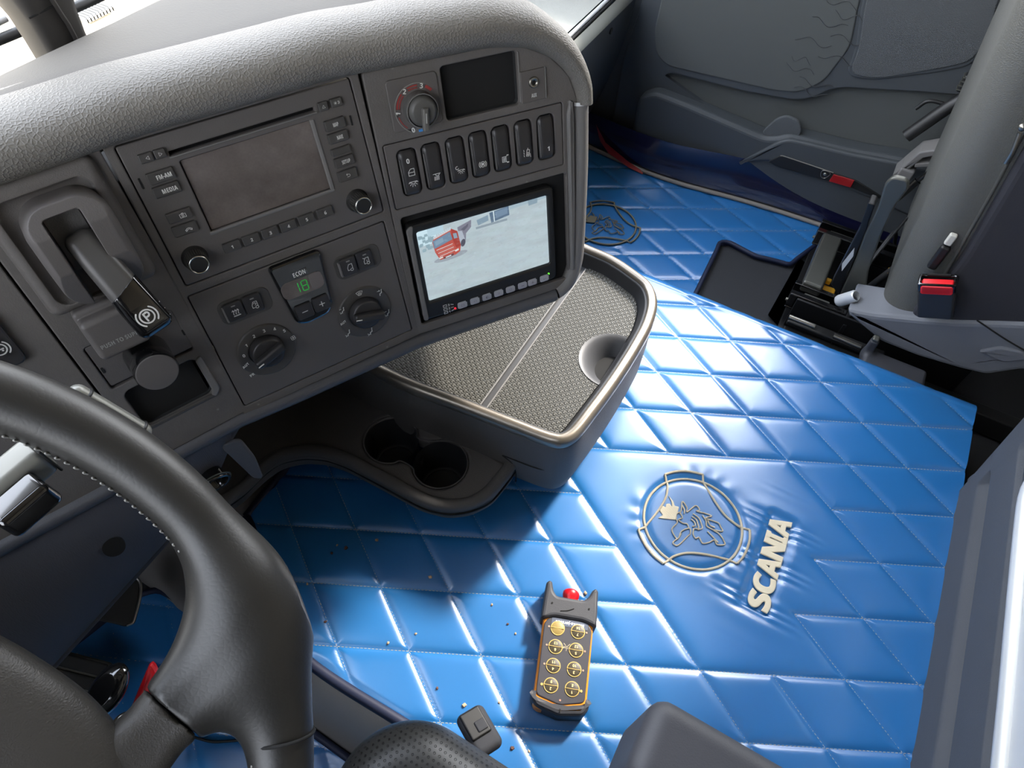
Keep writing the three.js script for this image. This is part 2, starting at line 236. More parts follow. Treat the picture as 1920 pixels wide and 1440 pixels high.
icon('lane', (c) => { for (const y of [-46, -16, 14]) L(c, -40, y, -36, y + 18); c.save(); c.rotate(0.15); c.strokeRect(-4, -42, 34, 74); L(c, 0, -10, 26, -10); A(c, 13, 12, 8); c.restore(); L(c, 14, -60, 14, -44); L(c, 40, 10, 46, 50); });
icon('park', (c) => { c.lineWidth = 8; A(c, 0, 0, 36); A(c, 0, 0, 54, 2.3, 3.95); A(c, 0, 0, 54, -0.8, 0.85); c.lineWidth = 9; L(c, -10, 22, -10, -20, 6, -20); A(c, 4, -10, 12, -1.57, 1.57); L(c, 4, 2, -8, 2); });
icon('trailer', (c) => { c.lineWidth = 8; A(c, 0, 0, 36); A(c, 0, 0, 54, 2.3, 3.95); A(c, 0, 0, 54, -0.8, 0.85); c.fillRect(-26, -4, 50, 9); c.fillRect(-26, -20, 16, 16); D(c, -16, 12, 6); D(c, 12, 12, 6); });
icon('fan', (c) => { for (let i = 0; i < 4; i++) { const a = i * 1.571 + 0.6; A(c, 22 * Math.cos(a), 22 * Math.sin(a), 17); } D(c, 0, 0, 8); }); icon('defrost', (c) => { A(c, 0, 60, 96, 4.15, 5.27); L(c, -50, -24, -20, 30, 20, 30, 50, -24); for (const x of [-16, 0, 16]) L(c, x, 20, x, -18); });
icon('face', (c) => { sitter(c); L(c, -44, -34, -6, -34); L(c, -16, -44, -4, -34, -16, -24); }); icon('feet', (c) => { sitter(c); L(c, -54, 22, -30, 40, -52, 50); }); icon('both', (c) => { sitter(c); L(c, -50, -30, -20, -30); L(c, -54, 26, -30, 40, -52, 50); });
icon('source', (c) => c.strokeRect(-40, -24, 80, 48)); icon('mirrorswap', (c) => { L(c, -12, -22, -36, 0, -12, 22); A(c, 10, 0, 26, -1.2, 1.2); }); icon('contrast', (c) => { A(c, 0, 0, 32); c.beginPath(); c.arc(0, 0, 32, 1.57, 4.71); c.fill(); }); icon('bright', (c) => { for (let i = 0; i < 4; i++) L(c, 12 * Math.cos(i * 1.571 + 0.78), 12 * Math.sin(i * 1.571 + 0.78), 34 * Math.cos(i * 1.571 + 0.78), 34 * Math.sin(i * 1.571 + 0.78)); });
icon('ring', (c) => A(c, 0, 0, 32)); icon('minus', (c) => { c.lineWidth = 13; L(c, -38, 0, 38, 0); }); icon('plus', (c) => { c.lineWidth = 13; L(c, -38, 0, 38, 0); L(c, 0, -38, 0, 38); }); icon('enter', (c) => { L(c, 40, -24, 40, 10, -36, 10); L(c, -16, -8, -38, 10, -16, 28); }); icon('sq', (c) => c.strokeRect(-30, -30, 60, 60));
icon('cameras', (c) => { for (let i = 0; i < 3; i++) { c.lineWidth = 6; c.strokeRect(-56, -52 + i * 38, 34, 22); L(c, 20, -40 + i * 38, 44, -30 + i * 28); c.font = 'bold 34px sans-serif'; c.fillText(String(3 - i), -10, -28 + i * 38); } });
icon('tick', (c) => { c.lineWidth = 6; L(c, 0, 50, 0, 0, -40, -40); L(c, 0, 0, 40, -40); });
let wx = 0, wy = Math.ceil(slot / 8) * 128;
function word(s, w = 256, font = 'bold 50px sans-serif') { if (wx + w > AW) { wx = 0; wy += 64; } cellsAt[s] = [wx, wy, w, 64]; cx.font = font; cx.textAlign = 'center'; cx.textBaseline = 'middle'; const q = Math.min(1, (w - 8) / cx.measureText(s).width); cx.save(); cx.translate(wx + w / 2, wy + 33); cx.scale(q, 1); cx.fillText(s, 0, 0); cx.restore(); wx += w; }
['FM-AM', 'MEDIA', 'MAP', 'NAVI', 'SETUP', 'ECON', 'AUX'].forEach((s) => word(s, 168)); word('PUSH TO SUPPLY', 400); word('Munka-Jørssen', 400); word('STOP', 128); word('AUT', 120); word('PR', 100); for (let i = 0; i <= 14; i++) word(String(i), 64);
const atlasTex = new THREE.CanvasTexture(atlas); atlasTex.colorSpace = THREE.SRGBColorSpace; atlasTex.magFilter = THREE.LinearFilter;
const inks = {};
const inkMat = (c) => inks[c] ??= Object.assign(mat(c, 0.6, { map: atlasTex, transparent: true, alphaTest: 0.4 }), { name: 'print_' + Object.keys(inks).length });
function print(parent, name, w, h, x, y, z, turn = 0, color = 0xd2d2cd, partName = 'legend') {      // flat print from the atlas, lying in the panel's plane
  const [a, b, cw, ch] = cellsAt[name], g = new THREE.PlaneGeometry(w, h), u = g.attributes.uv;
  for (let i = 0; i < 4; i++) u.setXY(i, (a + u.getX(i) * cw) / AW, 1 - (b + (1 - u.getY(i)) * ch) / AH);
  g.rotateZ(turn).translate(x, y, z); return part(parent, partName, g, inkMat(color));
}

// ------------------------------------------------------------------ the cab: floor, walls, roof, glass
const FL = -0.15;                                          // footwell floors; y = 0 is the top of the engine tunnel
struct('floor', box(2.3, 0.06, 2.3, 0.005, 0.15, FL - 0.035, 0.1), M.floorBlack);
struct('ceiling', box(2.4, 0.06, 2.2, 0.02, 0.15, 1.68, 0.25), M.roof);
struct('wall_rear', box(2.4, 2.0, 0.06, 0.02, 0.15, 0.75, 1.2), M.wall);
struct('wall_front', box(2.4, 0.66, 0.05, 0.01, 0.15, 0.14, -0.95), M.wall);
struct('wall_front_header', box(2.4, 0.3, 0.06, 0.02, 0.15, 1.55, -0.74), M.roof);
function sideWall(name, x, sill, top, z0, z1, m) {         // a side with a window opening
  const s = rpoly([[-0.95, FL - 0.05], [1.22, FL - 0.05], [1.22, 1.7], [-0.74, 1.7], [-0.95, 0.58]], 0.02), h = rpoly([[z0, sill], [z1, sill], [z1, top], [z0 + 0.14, top]], 0.06, THREE.Path);
  const g = ext(s, 0.06, 0.003, [h]); g.rotateY(-Math.PI / 2).translate(x, 0, 0); struct(name, g, m);
  const p = new THREE.Mesh(ext(rpoly([[z0 - 0.01, sill - 0.01], [z1 + 0.01, sill - 0.01], [z1 + 0.01, top + 0.01], [z0 + 0.13, top + 0.01]], 0.06), 0.004, 0).rotateY(-Math.PI / 2).translate(x - 0.03, 0, 0), M.glass); return p;
}
const winR = sideWall('wall_right', 1.28, 0.56, 1.5, -0.72, 0.36, M.door); winR.name = 'window_1'; winR.userData.kind = 'structure'; scene.add(winR);
const winL = sideWall('wall_left', -0.9, 0.66, 1.32, -0.74, 0.05, M.door); winL.name = 'window_2'; winL.userData.kind = 'structure'; scene.add(winL);
{ const g = new THREE.PlaneGeometry(2.2, 0.98).rotateX(rad(12)).translate(0.15, 0.945, -0.84); const w = new THREE.Mesh(g, M.glass); w.name = 'window_3'; w.userData.kind = 'structure'; scene.add(w); }
for (const [n, x] of [['pillar_left', -0.93], ['pillar_right', 1.23]]) struct(n, tube([[x, 0.55, -0.9], [x, 1.0, -0.82], [x, 1.5, -0.74]], 0.045, 12), M.roof);

// engine tunnel: flat top between the seats, sloping left flank, upright right flank
{
  const sec = (z) => { const t = THREE.MathUtils.clamp((-0.4 - z) / 0.3, 0, 1), xl = -0.305 + 0.115 * t, xb = -0.365 + 0.03 * t; return [V3(xb, FL, z), V3(xb + 0.012, -0.125, z), V3(xl - 0.035, -0.05, z), V3(xl - 0.018, -0.018, z), V3(xl, -0.006, z), V3(0.6, -0.006, z), V3(0.612, -0.02, z), V3(0.614, FL, z)]; };
  const zs = [0.362, 0.2, 0, -0.2, -0.4, -0.46, -0.52, -0.58, -0.64, -0.7, -0.87];
  struct('floor_tunnel', loft(zs.map(sec)), M.side);
}

// ------------------------------------------------------------------ quilted leather mats
const J = V2(0.04408, 0.08925), I = V2(-0.05289, 0.0854), DET = J.x * I.y - J.y * I.x;
const has = { A: (i, j) => !((i === 6 && j >= 0 && j < 4) || (i === 7 && j >= 0 && j < 3) || (i === 8 && j >= 0 && j < 2)), B: (j, i) => !((j === 1 && i >= 5 && i < 9) || (j === 2 && i >= 5 && i < 8) || (j === 3 && i >= 5 && i < 7)) };
const segD = (px, py, ax, ay, bx, by) => { const dx = bx - ax, dy = by - ay, t = Math.max(0, Math.min(1, ((px - ax) * dx + (py - ay) * dy) / (dx * dx + dy * dy))); return Math.hypot(px - ax - dx * t, py - ay - dy * t); };
const node = (i, j) => [(i - 8) * I.x + j * J.x, (i - 8) * I.y + j * J.y];
function seam(x, z, rule) {                                // distance to the nearest seam of the diamond quilting
  const j = (x * I.y - z * I.x) / DET, i = 8 + (z * J.x - x * J.y) / DET, i0 = Math.floor(i), j0 = Math.floor(j); let d = 1;
  for (let a = i0; a <= i0 + 1; a++) for (let b = j0 - 1; b <= j0 + 1; b++) if (rule.A(a, b)) d = Math.min(d, segD(x, z, ...node(a, b), ...node(a, b + 1)));
  for (let b = j0; b <= j0 + 1; b++) for (let a = i0 - 1; a <= i0 + 1; a++) if (rule.B(b, a)) d = Math.min(d, segD(x, z, ...node(a, b), ...node(a + 1, b)));
  return d;
}
const puff = (d) => 0.0038 * (1 - Math.exp(-d / 0.0052)) + 0.0003 * (1 - Math.exp(-d / 0.02));
const EC = [0.148, 0.0];                                   // centre of the embroidered emblem on the tunnel
function tunnelY(x, z) {
  let h = puff(seam(x, z, has)) + 0.0004 * (vnoise(x * 14 + 40, z * 14 + 40, 999) - 0.5) + 0.0001 * vnoise(x * 40 + 90, z * 40 + 90, 999);
  const r = Math.hypot(x - EC[0], z - EC[1]), th = Math.atan2(z - EC[1], x - EC[0]); h -= 0.0034 * Math.exp(-(((r - 0.0755) / 0.006) ** 2)); if (r < 0.075) h -= 0.0012 * (1 - r / 0.09);
  const lz = Math.abs(z - 0.125 + 0.02), lx = x - 0.147, inL = sbox(lx, 0, z - 0.124, 0.08, 1, 0.017, 0.002); h -= 0.0035 * Math.exp(-((Math.max(inL, 0) / 0.007) ** 2));
  h += 0.001 * Math.exp(-((Math.max(inL, 0) / 0.03) ** 2)) * Math.sin(x * 260 + 4 * Math.sin(x * 90)) * (inL > 0 ? 1 : 0) + 0.0005 * Math.exp(-(((r - 0.088) / 0.012) ** 2)) * Math.sin(th * 13 + 4 * Math.sin(th * 3));
  return h;
}
const TL = (z) => -0.305 + 0.115 * THREE.MathUtils.clamp((-0.4 - z) / 0.2, 0, 1);
const tunnelMat = thing('quilted_floor_mat', 'blue diamond-quilted leather mat on the raised centre floor, embroidered with a cream emblem and lettering', 'floor mat');
part(tunnelMat, 'cover', grid(430, 390, (s, t) => {
  const z = -0.6 + 0.965 * t, xl = TL(z), R = 0.022, w = 0.62 - xl, u = s * (w + 0.1);       // the last 10 cm roll over the right edge
  const fx = xl + u, e = 0.605;
  if (fx <= e) { const f = Math.min(1, (fx - xl) / 0.012); return V3(fx, tunnelY(fx, z) * f, z); }
  const a = Math.min((fx - e) / R, Math.PI / 2), dn = Math.max(0, fx - e - R * Math.PI / 2), h = 0.003 + puff(seam(fx, z, has)) * 0.5;
  return V3(e + Math.sin(a) * (R + h), -R + Math.cos(a) * (R + h) - dn, z);
}, (s, t, q) => [q.x, q.z]), M.mat);
part(tunnelMat, 'edge_piping', merge([tube([[-0.19, 0.0, -0.6], [-0.1, 0.002, -0.603], [0.3, 0.002, -0.603]], 0.007, 30), tube([[-0.19, 0, -0.6], [-0.25, 0, -0.49], [-0.305, 0, -0.4], [-0.306, 0, -0.2], [-0.306, 0, 0.0], [-0.306, 0, 0.36]], 0.0075, 60)]), M.piping, 'dark navy edge binding');
function stitches(parent, yf, inside, rule, i0, i1, j0, j1, off = [0, 0], M4 = null) {
  const list = []; const run = (a, b) => { const n = Math.round(Math.hypot(b[0] - a[0], b[1] - a[1]) / 0.0052), an = Math.atan2(-(b[1] - a[1]), b[0] - a[0]); for (let k = 0; k < n; k++) { const t = (k + 0.5) / n, x = a[0] + (b[0] - a[0]) * t, z = a[1] + (b[1] - a[1]) * t; if (inside(x, z)) list.push([x, z, an]); } };
  for (let i = i0; i <= i1; i++) for (let j = j0; j <= j1; j++) { if (rule.A(i, j)) run(node(i, j), node(i, j + 1)); if (rule.B(j, i)) run(node(i, j), node(i + 1, j)); }
  const m = new THREE.InstancedMesh(new THREE.CapsuleGeometry(0.00042, 0.0028, 2, 5).rotateZ(Math.PI / 2), M.thread, list.length), o = new THREE.Object3D();
  list.forEach(([x, z, a], k) => { o.position.set(x, yf(x, z) + 0.0004, z); o.rotation.set(0, a, 0); o.updateMatrix(); m.setMatrixAt(k, o.matrix); });
  m.name = 'stitching'; m.userData.kind = 'stuff'; shade(m); parent.add(m);
}
stitches(tunnelMat, tunnelY, (x, z) => x > TL(z) + 0.012 && x < 0.6 && z > -0.595 && z < 0.36, has, -4, 16, -9, 9);
// the emblem, drawn in (right, up) = (+z, +x), metres about its centre
function emblem(parent, C, yf, m, rr = 1) {
  const ln = (pts, r, closed = false) => { const P = pts.map(([a, b]) => { const x = C[0] + b * 0.001, z = C[1] + a * 0.001; return V3(x, yf(x, z) + 0.0012, z); }); return tube(P, r * rr, Math.max(16, pts.length * 8), closed, 6); };
  const ring = []; for (let i = 0; i < 40; i++) { const a = i / 40 * Math.PI * 2; ring.push([76 * Math.sin(a) + 1, 75.5 * Math.cos(a)]); }
  const g = [ln(ring, 0.0021, true)];
  for (let k = 0; k < 3; k++) {                            // three lobes: a bracket outside the ring and an arc across inside it
    const rot = ([a, b]) => { const t = k * Math.PI * 2 / 3 - Math.PI / 6, c = Math.cos(t), s = Math.sin(t); return [a * c + b * s, -a * s + b * c]; };
    g.push(ln([[-30, 70], [-31, 82]].map(rot), 0.0019), ln([[-31, 82], [-16, 86.5], [0, 88], [16, 86.5], [31, 82]].map(rot), 0.0019), ln([[31, 82], [30, 70]].map(rot), 0.0019));
    g.push(ln([[30, 70], [41, 36], [53, 11], [67, -4], [75.6, -9]].map(rot), 0.0019));
  }
  part(parent, 'emblem', merge(g), m, 'embroidered cream emblem ring');
  const t = 0.0011, q = [];
  q.push(ln([[-24, -9], [-26, 0], [-22, 8], [-26, 24], [-16, 18], [-13, 11], [-5, 28], [3, 24], [-1, 20], [12, 23], [23, 24], [16, 16], [26, 17], [36, 18], [41, 14], [46, 8], [33, 3], [41, 2], [47, -1], [52, -5], [56, -11], [46, -17], [40, -12], [34, -20], [26, -26], [18, -20], [14, -24], [8, -19], [6, -10]], t));
  q.push(ln([[-24, -9], [-20, -14], [-23, -29], [-10, -39], [-9, -24], [0, -13], [4, -20], [2, -27], [-4, -45], [-8, -50], [-14, -48], [-9, -36], [-8, -28]], t), ln([[-22, 4], [-16, -2], [-20, -8], [-12, -10], [-6, -8], [-1, -13]], t));
  q.push(ln([[-24, 18], [-18, 12], [-16, 6]], t), ln([[-4, 13], [6, 11], [13, 4], [17, -3], [12, -9]], t), ln([[-4, 8], [4, 6], [9, 0], [12, -6], [6, -10]], t), ln([[-3, 3], [3, 1], [6, -4], [3, -8]], t), ln([[20, 14], [26, 8], [34, 8]], t), ln([[26, -4], [36, -8], [46, -13]], t), ln([[10, 18], [18, 12], [22, 4], [33, 3]], t));
  part(parent, 'griffin', merge(q), m, 'embroidered cream griffin head');
  const crown = rpoly([[-27, 13], [-24, -11], [-49, -22], [-44, -13], [-50, -10], [-54, -4], [-50, 2], [-45, 1], [-47, 7], [-42, 11], [-37, 7], [-40, 14], [-49, 23], [-38, 17], [-34, 11]].map(([a, b]) => [a * 0.001, b * 0.001]), 0.002);
  const cg = ext(crown, 0.002, 0.0006, [], 4, 1); cg.applyMatrix4(new THREE.Matrix4().makeBasis(V3(0, 0, 1), V3(1, 0, 0), V3(0, 1, 0))); cg.translate(C[0], yf(C[0] + 0.02, C[1] - 0.03) - 0.0002, C[1]); part(parent, 'crown', cg, m, 'embroidered cream crown');
}
emblem(tunnelMat, EC, tunnelY, M.embroidery);
const bold = await new FontLoader().loadAsync('fonts/droid/droid_sans_bold.typeface.json');
{ // lettering beside the emblem, reading across the cab; each letter is its own piece
  let x = 0.066; const Wd = { S: 0.028, C: 0.029, A: 0.031, N: 0.031, I: 0.0125 };
  [...'SCANIA'].forEach((c) => { const g = new TextGeometry(c, { font: bold, size: 0.031, depth: 0.0022, curveSegments: 6, bevelEnabled: true, bevelSize: 0.0016, bevelThickness: 0.0006, bevelSegments: 2 }); g.computeBoundingBox(); const b = g.boundingBox;
    g.translate(-b.min.x, -b.min.y, 0).scale(Wd[c] / (b.max.x - b.min.x), 0.033 / (b.max.y - b.min.y), 1).rotateX(-Math.PI / 2).translate(x, 0.0034, 0.141); g.applyMatrix4(new THREE.Matrix4().makeTranslation(-0.147, 0, -0.124)).rotateY(rad(3)).translate(0.147, 0, 0.124); part(tunnelMat, 'letter', g, M.embroidery); x += Wd[c] - 0.0008; });
}
function lowMat(name, label, outline, off, C, rot) {       // a quilted mat in a footwell: outline in x, z
  const t = thing(name, label, 'floor mat'), xs = outline.map((p) => p[0]), zs = outline.map((p) => p[1]), x0 = Math.min(...xs), x1 = Math.max(...xs), z0 = Math.min(...zs), z1 = Math.max(...zs);
  const all = { A: () => true, B: () => true }, cr = Math.cos(rot), sr = Math.sin(rot), tr = (x, z) => [(x - off[0]) * cr - (z - off[1]) * sr, (x - off[0]) * sr + (z - off[1]) * cr];
  const inside = (x, z) => { let c = false; for (let i = 0, j = outline.length - 1; i < outline.length; j = i++) { const [a, b] = outline[i], [d, e] = outline[j]; if ((b > z) !== (e > z) && x < (d - a) * (z - b) / (e - b) + a) c = !c; } return c; };
  const yf = (x, z) => { let s = seam(...tr(x, z), all); if (C) { const r = Math.hypot(x - C[0], z - C[1]); s = r < 0.083 ? 0.02 : s; } return FL + 0.002 + puff(s); };
  const N = Math.round((x1 - x0) / 0.004), K = Math.round((z1 - z0) / 0.004), g = grid(N, K, (s, q) => { const x = x0 + (x1 - x0) * s, z = z0 + (z1 - z0) * q; return V3(x, yf(x, z), z); }), ix = g.index.array, p = g.attributes.position, keep = [];
  for (let k = 0; k < ix.length; k += 3) { const x = (p.getX(ix[k]) + p.getX(ix[k + 1]) + p.getX(ix[k + 2])) / 3, z = (p.getZ(ix[k]) + p.getZ(ix[k + 1]) + p.getZ(ix[k + 2])) / 3; if (inside(x, z)) keep.push(ix[k], ix[k + 1], ix[k + 2]); }
  g.setIndex(keep); part(t, 'cover', g, M.mat);
  const shape = new THREE.Shape(outline.map(([x, z]) => V2(x, -z))); part(t, 'padding', ext(shape, 0.006, 0).rotateX(-Math.PI / 2).translate(0, FL - 0.0052, 0), M.piping);
  const cp = []; outline.forEach((a, i) => { const b = outline[(i + 1) % outline.length], n = Math.max(1, Math.round(Math.hypot(b[0] - a[0], b[1] - a[1]) / 0.03)); for (let k = 0; k < n; k++) cp.push([a[0] + (b[0] - a[0]) * k / n, FL + 0.005, a[1] + (b[1] - a[1]) * k / n]); });
  part(t, 'edge_piping', new THREE.TubeGeometry(curve(cp, true), cp.length * 3, 0.006, 6, true), M.piping, 'navy edge binding');
  const list = [], o = new THREE.Object3D();
  for (let i = -8; i < 24; i++) for (let j = -16; j < 16; j++) for (const [e, f] of [[i, j + 1], [i + 1, j]]) { const a = node(i, j), b = node(e, f); for (let k = 0; k < 18; k++) { const u = a[0] + (b[0] - a[0]) * (k + 0.5) / 18, v = a[1] + (b[1] - a[1]) * (k + 0.5) / 18, x = u * cr + v * sr + off[0], z = -u * sr + v * cr + off[1]; if (inside(x, z) && !(C && Math.hypot(x - C[0], z - C[1]) < 0.083)) list.push([x, z, Math.atan2(-(b[1] - a[1]), b[0] - a[0]) + rot]); } }
  const m = new THREE.InstancedMesh(new THREE.CapsuleGeometry(0.00045, 0.003, 2, 5).rotateZ(Math.PI / 2), M.thread, list.length); list.forEach(([x, z, a], k) => { o.position.set(x, yf(x, z) + 0.0003, z); o.rotation.set(0, a, 0); o.updateMatrix(); m.setMatrixAt(k, o.matrix); });
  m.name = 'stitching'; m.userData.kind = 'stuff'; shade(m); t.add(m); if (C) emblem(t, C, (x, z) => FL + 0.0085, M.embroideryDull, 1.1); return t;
}
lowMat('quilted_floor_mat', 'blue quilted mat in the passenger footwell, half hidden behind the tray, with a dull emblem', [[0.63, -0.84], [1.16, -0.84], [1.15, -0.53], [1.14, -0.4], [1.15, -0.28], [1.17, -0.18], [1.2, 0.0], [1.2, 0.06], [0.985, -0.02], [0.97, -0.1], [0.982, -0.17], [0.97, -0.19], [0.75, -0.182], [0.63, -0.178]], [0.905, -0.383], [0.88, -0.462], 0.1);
lowMat('quilted_floor_mat', 'dark blue quilted mat in the driver footwell under the pedals, seen through the steering wheel', [[-0.8, 0.2], [-0.8, -0.74], [-0.47, -0.765], [-0.41, -0.752], [-0.37, -0.745], [-0.335, -0.72], [-0.328, -0.69], [-0.33, -0.6], [-0.37, -0.45], [-0.372, -0.3], [-0.376, 0.2]], [-0.4, -0.6], null, -0.05);

// ------------------------------------------------------------------ dashboard shell: three panels, leather pad, lower lip, lower box
const dash = thing('dashboard', 'dark grey wraparound dashboard with a grained leather pad along its top edge', 'dashboard', [0, 0, 0]);
const onFrame = (g, F) => g.applyMatrix4(new THREE.Matrix4().compose(F.o, F.q, V3(1, 1, 1)));
const H = (w, h, r, x, y) => rrect(w, h, r, x, y, THREE.Path);
const rightOutline = [[-0.1, -0.083], [-0.1, 0.207], [0.03, 0.207], [0.061, 0.2], [0.087, 0.187], [0.108, 0.166], [0.118, 0.14], [0.117, 0.044], [0.112, -0.045], [0.103, -0.074], [0.085, -0.083]];
part(dash, 'face_panel', onFrame(ext(rpoly(rightOutline, 0.004), 0.006, 0.0012, [H(0.079, 0.05, 0.004, 0.0125, 0.1735), H(0.195, 0.067, 0.003, 0.0025, 0.107), H(0.194, 0.135, 0.004, 0.005, -0.0035)]).translate(0, 0, -0.006), RF), M.dash);
part(dash, 'face_panel', onFrame(ext(rpoly([[-0.214, -0.149], [-0.214, 0.145], [0.002, 0.145], [-0.002, -0.149]], 0.002), 0.006, 0.0012, [H(0.2, 0.13, 0.003, -0.1065, 0.0755), H(0.2005, 0.14, 0.003, -0.1095, -0.0685)]).translate(0, 0, -0.006), CF), M.dash);
part(dash, 'face_panel', onFrame(ext(rpoly([[-0.1005, -0.145], [-0.1005, 0.143], [0.001, 0.143], [0.001, -0.145]], 0.002), 0.006, 0.0012, [H(0.077, 0.048, 0.003, -0.052, -0.0275), H(0.07, 0.047, 0.008, -0.051, -0.083)]).translate(0, 0, -0.006), LF), M.dash);
part(dash, 'face_panel', onFrame(ext(rpoly([[-0.34, -0.15], [-0.34, 0.143], [-0.1025, 0.143], [-0.1025, -0.15]], 0.003), 0.006, 0.0012).translate(0, 0, -0.008), LF), M.dash);
part(dash, 'backing', merge([onFrame(plate(0.206, 0.28, 0.03, 0.003, 0, 0.005, 0.06, -0.04), RF), onFrame(plate(0.205, 0.28, 0.03, 0.003, 0, -0.107, 0, -0.04), CF), onFrame(plate(0.3, 0.28, 0.03, 0.003, 0, -0.17, 0, -0.04), LF)]), M.gap);
part(dash, 'body', merge([onFrame(plate(0.2, 0.272, 0.26, 0.003, 0, 0.006, 0.062, -0.3), RF), onFrame(plate(0.2, 0.28, 0.26, 0.003, 0, -0.107, 0, -0.3), CF), onFrame(plate(0.52, 0.28, 0.1, 0.003, 0, -0.28, 0, -0.14), LF), box(1.1, 0.28, 0.19, 0.01, -0.33, 0.36, -0.785)]), M.gap);
{ // pad: sections along the top edge of the panels and down the right end
  const base = [[0, -0.004], [0.001, 0.006], [0.007, 0.0165], [0.0145, 0.021], [0.023, 0.0215], [0.032, 0.017], [0.039, 0.008], [0.044, -0.006], [0.047, -0.025], [0.048, -0.05], [0.04, -0.05], [0.0, -0.03]];
  const st = []; const add = (F, u, v, ou, ov, so, sn) => { const o = F.w.clone().multiplyScalar(ou).addScaledVector(F.h, ov).normalize(); st.push([F.at(u, v), o, F.n.clone(), so, sn]); };
  for (const u of [-0.36, -0.26, -0.16, -0.08, -0.02]) add(LF, u, 0.141, 0, 1, 1, 1);
  for (const u of [-0.19, -0.13, -0.07, -0.02]) add(CF, u, 0.143, 0, 1, 1, 1);
  for (const [u, v, a, b, s, n] of [[-0.08, 0.207, 0, 1, 1, 1], [-0.03, 0.207, 0, 1, 1, 1], [0.02, 0.206, 0.1, 1, 0.95, 0.95], [0.042, 0.203, 0.25, 1, 0.9, 0.9], [0.062, 0.1985, 0.4, 1, 0.82, 0.85], [0.08, 0.190, 0.55, 1, 0.72, 0.8], [0.095, 0.179, 0.75, 0.8, 0.62, 0.75], [0.107, 0.165, 1, 0.55, 0.52, 0.7], [0.115, 0.15, 1, 0.2, 0.44, 0.65], [0.1175, 0.135, 1, 0.02, 0.4, 0.6]]) add(RF, u, v, a, b, s, n);
  const cv = [0, 1, 2].map((k) => new THREE.CatmullRomCurve3(st.map((s) => s[k]))), sc = new THREE.CatmullRomCurve3(st.map((s) => V3(s[3], s[4], 0))), N = 110, secs = [];
  for (let i = 0; i <= N; i++) { const t = i / N, [p, o, n] = cv.map((c) => c.getPoint(t)), s = sc.getPoint(t); o.normalize(); n.normalize(); secs.push(base.map(([a, b]) => p.clone().addScaledVector(o, a * s.x).addScaledVector(n, b * s.y))); }
  // smooth the profile
  const fine = secs.map((s) => new THREE.CatmullRomCurve3(s.slice(0, 10), false, 'centripetal').getPoints(36));
  part(dash, 'top_pad', merge([loft(fine), caps(secs[N])]), M.leather, 'grained leather pad');
  // smooth top behind the pad, out to the windscreen
  const edge = [], far = []; for (let i = 0; i <= N; i++) { if (i / N < 0.8) { const s = fine[i][33]; edge.push(s); } }
  const M1 = edge.length - 1, top = []; edge.forEach((p, i) => { const t = i / M1, zf = t < 0.7 ? -0.705 + 0.01 * t : -0.698 + 0.02 * (t - 0.7), q = V3(p.x + (p.x + 0.2) * 0.1, 0.634, Math.min(p.z - 0.02, zf)); top.push([p.clone(), p.clone().lerp(q, 0.12).add(V3(0, 0.0025, 0)), p.clone().lerp(q, 0.5).add(V3(0, 0.005, 0)), p.clone().lerp(q, 0.9).add(V3(0, 0.004, 0)), q.clone(), q.clone().add(V3(0, -0.012, -0.012)), q.clone().add(V3(0, -0.12, -0.03))]); });
  part(dash, 'dash_top', loft(top), M.dashTop, 'smooth dusty dashboard top');
  // right end: smooth bar below the pad, its ring, the inner strip and the lower lip
  const bar = [[0.1225, 0.1335], [0.1215, 0.06], [0.1165, -0.03], [0.1125, -0.058], [0.104, -0.078], [0.09, -0.0885], [0.0855, -0.0895]].map(([u, v]) => RF.at(u, v, -0.004));
  part(dash, 'end_bar', new THREE.TubeGeometry(curve(bar), 50, 0.0095, 12), M.frameGrey, 'grey end bar');
  part(dash, 'ring', new THREE.TubeGeometry(curve([RF.at(0.1228, 0.137, -0.004), RF.at(0.1227, 0.1335, -0.004)]), 4, 0.0103, 14), M.silver, 'pale ring below the pad');
  part(dash, 'trim_strip', onFrame(ext(rpoly([[0.1035, -0.06], [0.1035, 0.128], [0.1075, 0.142], [0.111, 0.128], [0.1105, 0.02], [0.108, -0.06]], 0.002), 0.006, 0.002), RF), M.frameGrey, 'lighter grey upright strip');
  part(dash, 'end_wall', onFrame(ext(rpoly([[0.112, -0.07], [0.117, 0.04], [0.1175, 0.14], [0.128, 0.15], [0.129, 0.05], [0.122, -0.07]], 0.003), 0.1, 0.002).translate(0, 0, -0.112), RF), M.dash);
  const lip = (F, a, b, va, vb, r) => [F.at(a, va, -0.003), F.at(b, vb, -0.003)];
  const ls = []; for (const [F, u, v] of [[LF, -0.34, -0.151], [LF, -0.12, -0.152], [LF, -0.01, -0.154], [CF, -0.16, -0.1575], [CF, -0.06, -0.159], [CF, -0.006, -0.16], [RF, -0.06, -0.094], [RF, 0.0, -0.0935], [RF, 0.084, -0.093]]) { const p = F.at(u, v, -0.004); ls.push([[0.011, -0.01], [0.01, 0.0], [0.005, 0.007], [-0.002, 0.008], [-0.008, 0.003], [-0.011, -0.008], [-0.012, -0.05], [0.011, -0.05]].map(([a, b]) => p.clone().addScaledVector(F.h, a).addScaledVector(F.n, b))); }
  part(dash, 'lower_lip', merge([loft(ls, true), caps(ls[8])]), M.lipGrey, 'blue-grey lower edge');
}
